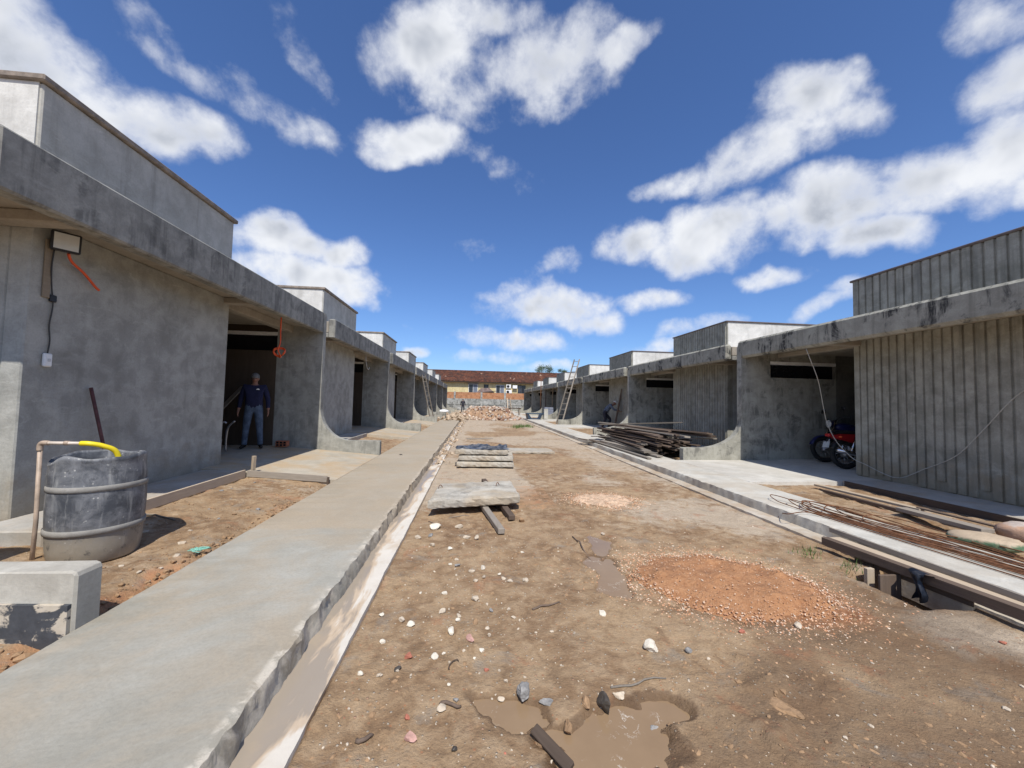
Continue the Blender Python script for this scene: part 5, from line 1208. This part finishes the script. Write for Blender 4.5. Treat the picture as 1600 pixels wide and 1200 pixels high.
# ------------------------------------------------------------------ yellow building behind it
def far_house():
    Y = 60.0; xl, xr = -16.5, 20.0
    def zz(z, x): return z
    YEL = concrete('cream_yellow_paint', (.60, .50, .26), (.72, .62, .36), .35, .35, patch=.6, mildew_col=(.25, .2, .11))
    t = thing('yellow_building', 'long cream yellow building with a dark red tiled roof behind the boundary wall', 'building', (1, Y, 0))
    box('wall', xl, xr, Y, Y+8, -.3, 4.55, YEL, t)
    m, T, b, p = material('aged_clay_tiles'); v = T.voro(T.scalev(p, (4, 2.2, 0)), 1.0, out='Color'); s = T.node('ShaderNodeSeparateColor'); T.put(s.inputs[0], v); n = T.noise(p, 1.2, 6, .7, .3)
    c = T.mix(s.outputs[0], (.06, .022, .014), (.16, .058, .03)); c = T.mix(T.math('MULTIPLY', T.ss(n, .45, .66), .7), c, (.05, .032, .026)); c = T.mix(T.math('MULTIPLY', T.ss(s.outputs[1], .985, .995), .6), c, (.55, .40, .30))
    T.put(b.inputs['Base Color'], c); b.inputs['Roughness'].default_value = .9
    # pantiles: rows of waves stepping up to the ridge
    V = []; F = []; nx = 620; rows = 22
    for r in range(rows+1):
        for q in (0, 1):
            v = min(1, (r+q*.97)/(rows+1)); y = Y-.55+v*4.3; z = 4.38+v*1.92+(0 if q else .045)
            for i in range(nx+1):
                u = i/nx; V.append((xl-.4+(xr-xl+.8)*u, y, z+.035*math.sin(i*math.pi/2)+.06*math.sin(u*23+r*.2)*.4))
    R2 = 2*(rows+1)
    for r in range(R2-1):
        for i in range(nx): F.append((r*(nx+1)+i, r*(nx+1)+i+1, (r+1)*(nx+1)+i+1, (r+1)*(nx+1)+i))
    rf = obj('roof', V, F, m, t)
    V, F = extr([(Y-.55+4.3, 4.3), (Y-.55+4.3, 6.33), (Y+8.4, 4.4)], xl-.3, xr+.3, 'x'); obj('rear_roof', V, F, m, rf)
    obj('ridge', *tube([(xl-.4, Y+3.78, 6.33), (xr+.4, Y+3.78, 6.30)], .12, 8), m, rf, True)
    box('eave_board', xl-.4, xr+.4, Y-.52, Y-.47, 4.24, 4.36, plain('dark_eave', (.06, .04, .03), .8), t)
    box('soffit_board', xl, xr, Y-.46, Y-.003, 4.30, 4.34, plain('eave_soffit', (.2, .15, .1), .8), t)  # brown board closing the underside of the eave
    fr = plain('white_window_frame', (.7, .7, .68), .5); gl = plain('window_glass', (.03, .035, .045), .08, var=.2, bstr=0); cur = plain('grey_blue_curtain', (.16, .18, .22), .6)
    for (x0, x1, z0, z1, kind) in ((-6.6, -5.15, 3.2, 4.02, 'dark'), (-.95, .5, 2.62, 4.05, 'w'), (3.3, 4.65, 2.62, 3.98, 'w'), (6.75, 8.0, 2.65, 4.0, 'grille')):
        w = box('window', x0, x1, Y-.05, Y-.002, z0, z1, fr if kind == 'w' else plain('dark_frame', (.05, .045, .04), .6), t)
        mid = (x0+x1)/2
        box('pane', x0+.07, mid-.03, Y-.062, Y-.051, z0+.07, z1-.07, gl, w); box('pane', mid+.03, x1-.07, Y-.062, Y-.051, z0+.07, z1-.07, cur if kind == 'w' else gl, w)
        if kind == 'grille':
            for i in range(6): box('grille_bar', x0+.03, mid, Y-.085, Y-.066, z0+.12+i*.2, z0+.16+i*.2, STEEL, w)
        if kind == 'w': box('sill', x0-.1, x1+.1, Y-.16, Y-.06, z0-.12, z0-.02, fr, w)
        if x0 == -.95: box('awning', x0-.12, x1+.1, Y-.3, Y-.06, z1+.02, z1+.1, plain('awning_grey', (.2, .2, .2), .7), w)
    w = box('window', 1.45, 2.15, Y-.05, Y-.002, 3.35, 4.0, plain('vent_dark', (.03, .025, .03), .7), t); box('pane', 1.55, 2.05, Y-.06, Y-.051, 3.45, 3.9, gl, w)
    box('band', xl, xr, Y-.03, Y-.001, 2.3, 2.5, YEL, t)
    # grey gable canopy in front of the wall
    G = plain('weathered_canopy', (.26, .19, .165), .9, var=.3, scale=3)
    V, F = extr([(.15, 2.55), (.95, 3.35), (2.2, 3.4), (3.0, 2.72)], Y-2.2, Y-.1); obj('canopy', V, F, G, t)
    plank_like = extr([(-.4, 2.55), (-.4, 2.61), (3.2, 2.98), (3.2, 2.9)], Y-2.5, Y-2.22); obj('canopy_edge', *plank_like, plain('dark_sheet_edge', (.05, .04, .04), .7), t)
    for (x, z, w_, h, lab, dk) in ((5.28, 3.78, .75, .6, 'white air conditioner with dark fan, upper one between the far windows', 1), (5.32, 2.92, .95, .62, 'white air conditioner with dark fan, lower one between the far windows', 1), (6.28, 3.72, .72, .5, 'plain white air conditioner left of the grilled far window', 0)):
        a = thing('air_conditioner', lab, 'air conditioner', (x, Y-.05, z-h/2), 'air conditioners on the yellow building')
        box('casing', x-w_/2, x+w_/2, Y-.42, Y-.06, z-h/2, z+h/2, WHITEP, a, .02)
        if dk: obj('fan_grille', *lathe([(.01, 0), (.2, 0), (.21, .02)], 20, (x-.08 if w_ < .9 else x-.15, Y-.425, z), Matrix.Rotation(math.pi/2, 3, 'X')), DARKFILL, a)
        box('bracket', x-w_/2+.05, x+w_/2-.05, Y-.3, Y-.055, z-h/2-.05, z-h/2-.002, STEEL, a)
far_house()
# ------------------------------------------------------------------ trees behind
def tree(label, x, y, h, r, seed):
    rng = np.random.default_rng(seed); t = thing('tree', label, 'tree', (x, y, 0), 'trees behind the yellow building')
    bark = plain('bark', (.10, .075, .055), .9)
    L = [tube(smooth_path([(x, y, -.2), (x+.1, y, h*.3), (x-.05, y+.1, h*.62)], 5), .2, 8, r_end=.11)]
    tips = []
    for i in range(11):
        a = rng.uniform(0, 6.28); q = Vector((x+math.cos(a)*r*rng.uniform(.4, .95), y+math.sin(a)*r*rng.uniform(.4, .95), h*rng.uniform(.66, .97))); b = Vector((x-.02, y+.05, h*rng.uniform(.4, .6)))
        L.append(tube([b, b.lerp(q, .5)+Vector((0, 0, .25)), q], .07, 5, r_end=.02)); tips.append(q)
    obj('trunk', *join(L), bark, t, True)
    n = 3000; V = np.zeros((n*4, 3)); 
    for i in range(n):
        c = np.array(tips[rng.integers(len(tips))])+rng.normal(size=3)*np.array([.42, .42, .30])*r/2.2
        a = rng.normal(size=3); a /= np.linalg.norm(a); b = np.cross(a, rng.normal(size=3)); b /= np.linalg.norm(b); s = rng.uniform(.05, .12)
        V[i*4:(i+1)*4] = [c-a*s, c-b*s*.45, c+a*s, c+b*s*.45]
    m, T, bs, p = material('tree_leaves'); nn = T.noise(p, 1.5, 3, .6); T.put(bs.inputs['Base Color'], T.mix(nn, (.03, .06, .02), (.075, .12, .04))); bs.inputs['Roughness'].default_value = .6
    obj('crown', V.tolist(), [(4*i, 4*i+1, 4*i+2, 4*i+3) for i in range(n)], m, t)
tree('dark green tree rising behind the right end of the tiled roof', 14.3, 78, 9.2, 2.0, 3)
tree('smaller dark tree top right of the first one behind the roof', 18.2, 80, 8.5, 1.3, 5)
# ------------------------------------------------------------------ rubble heap at the end of the street
def rubble():
    cx, cy, rx, ry, h = 1.15, 32.2, 2.7, 3.3, .85
    RB_ = plain('rubble_soil', (.32, .205, .125), .95, var=.3, scale=3, bstr=.6)
    o, x, y, z, r = mound('rubble_heap', 'mound of reddish soil under the brick rubble in mid street', cx, cy, rx, ry, h, .2, RB_, 71)
    rng = np.random.default_rng(31); groups = {}
    Mr = [plain('brick_rubble', (.37, .245, .17), .9, var=.3, scale=6), plain('pale_plaster_rubble', (.56, .46, .36), .9, var=.2, scale=6), plain('dark_brick_rubble', (.20, .11, .075), .9, var=.3, scale=6), plain('grey_rubble', (.40, .38, .35), .9, var=.2, scale=6)]
    lab = ['orange brick fragments', 'pale plaster fragments', 'dark red brick fragments', 'grey concrete fragments']
    c, s = math.cos(.2), math.sin(.2)
    for gi, n in ((0, 260), (1, 330), (2, 150), (3, 170)):
        L = []
        for i in range(n):
            a = rng.uniform(0, 6.28); rr = 1.12*math.sqrt(rng.random()); u, v = rr*math.cos(a), rr*math.sin(a); px = cx+u*c*rx-v*s*ry; py = cy+u*s*rx+v*c*ry
            k = float(sst(np.array([1-rr]), 0, .55)[0]); pz = h*k*.92+rng.uniform(0, .12)*k+.03
            sz = rng.uniform(.05, .22); L.append((obox((px, py, pz), (sz*1.4, sz*.8, sz*.55), eul(*rng.uniform(-.8, .8, 3)*np.array([1, 1, 4]))), BOXF))
        V, F = join(L); tag(obj('rubble', V, F, Mr[gi]), '%s covering the rubble mound in mid street' % lab[gi], 'rubble', kind='stuff')
    # spill and smaller heaps along the left walkway
    L = []
    for i in range(170):
        px = rng.normal(-1.3, .5); py = rng.uniform(25, 36); sz = rng.uniform(.05, .2); L.append((obox((px, py, .14+rng.uniform(0, .2)), (sz*1.4, sz, sz*.6), eul(*rng.uniform(-.8, .8, 3)*np.array([1, 1, 4]))), BOXF))
    for i in range(300):
        px = rng.normal(-.78, .11)+.02*math.sin(i); py = rng.uniform(8.5, 30); sz = .015+.06*rng.random()**2; L.append((obox((px, py, .03+rng.uniform(0, .03)), (sz*1.4, sz, sz*.6), eul(*rng.uniform(-.8, .8, 3)*np.array([1, 1, 4]))), BOXF))
    V, F = join(L); tag(obj('rubble', V, F, plain('tan_rubble', (.44, .34, .24), .9, var=.3, scale=6)), 'crumbs and broken chunks strewn along the left gutter', 'rubble', kind='stuff')
rubble()
# ------------------------------------------------------------------ small site clutter
def clutter():
    def stack(label, x0, x1, y0, y1, z0, z1, mat, nx, ny, nz, gap=.006):
        t = thing('block_stack', label, 'blocks', ((x0+x1)/2, (y0+y1)/2, z0))
        rr = random.Random(int(y0*10))
        for k in range(nz):
            for j in range(ny):
                for i in range(nx):
                    dx, dy, dz = (x1-x0)/nx, (y1-y0)/ny, (z1-z0)/nz; jx, jy = rr.uniform(-.01, .01), rr.uniform(-.01, .01)
                    obj('block', boxv(x0+i*dx+gap+jx, x0+(i+1)*dx-gap+jx, y0+j*dy+gap+jy, y0+(j+1)*dy-gap+jy, z0+k*dz+.002, z0+(k+1)*dz-.004), BOXF, mat, t)
        return t
    stack('low stack of pale blocks with a white sheet beside the left walkway', -2.95, -1.95, 27.0, 27.6, .12, .60, C_FIN, 5, 2, 3)
    V, F = ico(3); V = V*np.array([.32, .28, .13]); V = V*(1+.3*(fbm(V[:, 0]*9+4, V[:, 1]*9, 3, 3)-.5))[:, None]+np.array([-2.1, 27.3, .66]); tag(obj('cloth_bundle', V.tolist(), F, WHITEP, None, True), 'white cloth bundle on the low stack of pale blocks', 'bundle')
    t = thing('hollow_brick', 'single red hollow brick lying in the left carport', 'brick', (-4.25, 9.1, .33))
    obj('body', *bevel(boxv(-4.37, -4.13, 9.05, 9.18, .333, .46), BOXF, .005), plain('red_clay', (.42, .15, .08), .9), t)
    for i in range(3):
        for k in range(2): obj('hole', boxv(-4.35+i*.075, -4.30+i*.075, 9.043, 9.049, .35+k*.055, .39+k*.055), BOXF, DARKFILL, t)
    # junk behind the corner of the nearest left carport
    wb = thing('wheelbarrow', 'grey wheelbarrow parked behind the corner of the nearest left wall', 'wheelbarrow', (-5.0, 7.3, .34))
    obj('handle', *tube(smooth_path([(-4.62, 7.18, .40), (-4.60, 7.2, .62), (-4.55, 7.25, .85), (-4.42, 7.3, .97), (-4.38, 7.32, .95)], 4), .018, 8), STEEL, wb, True)
    obj('handle', *tube(smooth_path([(-4.62, 7.75, .40), (-4.62, 7.74, .62), (-4.58, 7.72, .85), (-4.46, 7.7, .97)], 4), .018, 8), STEEL, wb, True)
    V, F = extr([(-5.7, .62), (-5.5, .48), (-5.0, .45), (-4.72, .72), (-4.75, .78), (-5.75, .80)], 7.15, 7.75); obj('tray', V, F, STEEL, wb)
    obj('wheel', *tube([(-5.75, 7.41, .50), (-5.75, 7.49, .50)], .165, 18), RUBBER, wb); obj('leg', *tube([(-4.8, 7.2, .6), (-4.75, 7.2, .345)], .014, 6), STEEL, wb); obj('leg', *tube([(-4.8, 7.7, .6), (-4.75, 7.7, .345)], .014, 6), STEEL, wb)
    sack('brown sack slumped in the nearest left carport', (-5.35, 8.35, .46), (.5, .42, .3), .4, sackmat('brown_sack', (.22, .14, .09), (.28, .18, .12), .4), 12)
    plank('plank', (-5.6, 8.0, .35), (-5.2, 9.2, 1.65), .12, .025, W_PALE, 'board leaning in the dark of the nearest left carport', 'plank')
    # right row, far
    tub = thing('mortar_tub', 'dark blue mortar tub on the right walkway far down the street', 'tub', (4.55, 28.6, .17))
    V, F = extr([(4.0, .19), (4.25, .165), (4.9, .165), (5.1, .62), (5.05, .62), (4.86, .22), (4.28, .22), (4.0, .60), (3.93, .60)], 28.2, 29.3); obj('shell', V, F, plain('blue_tub_plastic', (.03, .05, .08), .5), tub)
    box('rim', 3.9, 5.12, 28.16, 28.2, .55, .63, plain('blue_tub_rim', (.04, .07, .11), .5), tub)
    stack('single upright pale block beside the mortar tub', 5.2, 5.5, 28.3, 28.6, .17, .95, C_PARA, 1, 1, 2)
    tr = thing('trestle', 'dark work trestle far down on the right of the street', 'trestle', (3.8, 36, .05))
    box('top', 3.2, 4.4, 35.7, 36.3, .78, .86, W_DARK, tr)
    for x in (3.35, 4.25):
        for y in (35.78, 36.22): box('leg', x-.05, x+.05, y-.04, y+.04, .0, .778, W_GREY, tr)
    stack('low stack of blue-grey blocks in front of a far right house', 5.6, 6.3, 30.2, 30.7, .18, 1.05, plain('blue_grey_block', (.22, .24, .30), .9), 2, 2, 5)
    # props in the unfinished right carport
    for i, (x, y) in enumerate(((6.6, 35.3), (7.3, 35.6), (6.6, 36.3), (8.2, 35.5), (7.6, 36.6))):
        plank('prop', (x, y, .2), (x+.03, y, 2.74), .09, .09, W_PALE if i % 2 else W_DARK, 'upright timber prop under a far right carport roof', 'prop', 'timber props in a far right carport')
    plank('board', (6.5, 35.2, 1.75), (9.0, 35.6, 1.8), .16, .04, W_GREY, 'scaffold board between the props in a far right carport', 'board')
    plank('board', (6.5, 35.25, 1.05), (9.0, 35.65, 1.08), .16, .04, W_GREY, 'lower scaffold board between the props in a far right carport', 'board')
    tag(obj('steel_pole', *tube([(6.35, 36.5, .15), (6.36, 36.5, 3.9)], .03, 8), RUST, None, True), 'thin rusty pole standing before a far right house', 'pole')
clutter()
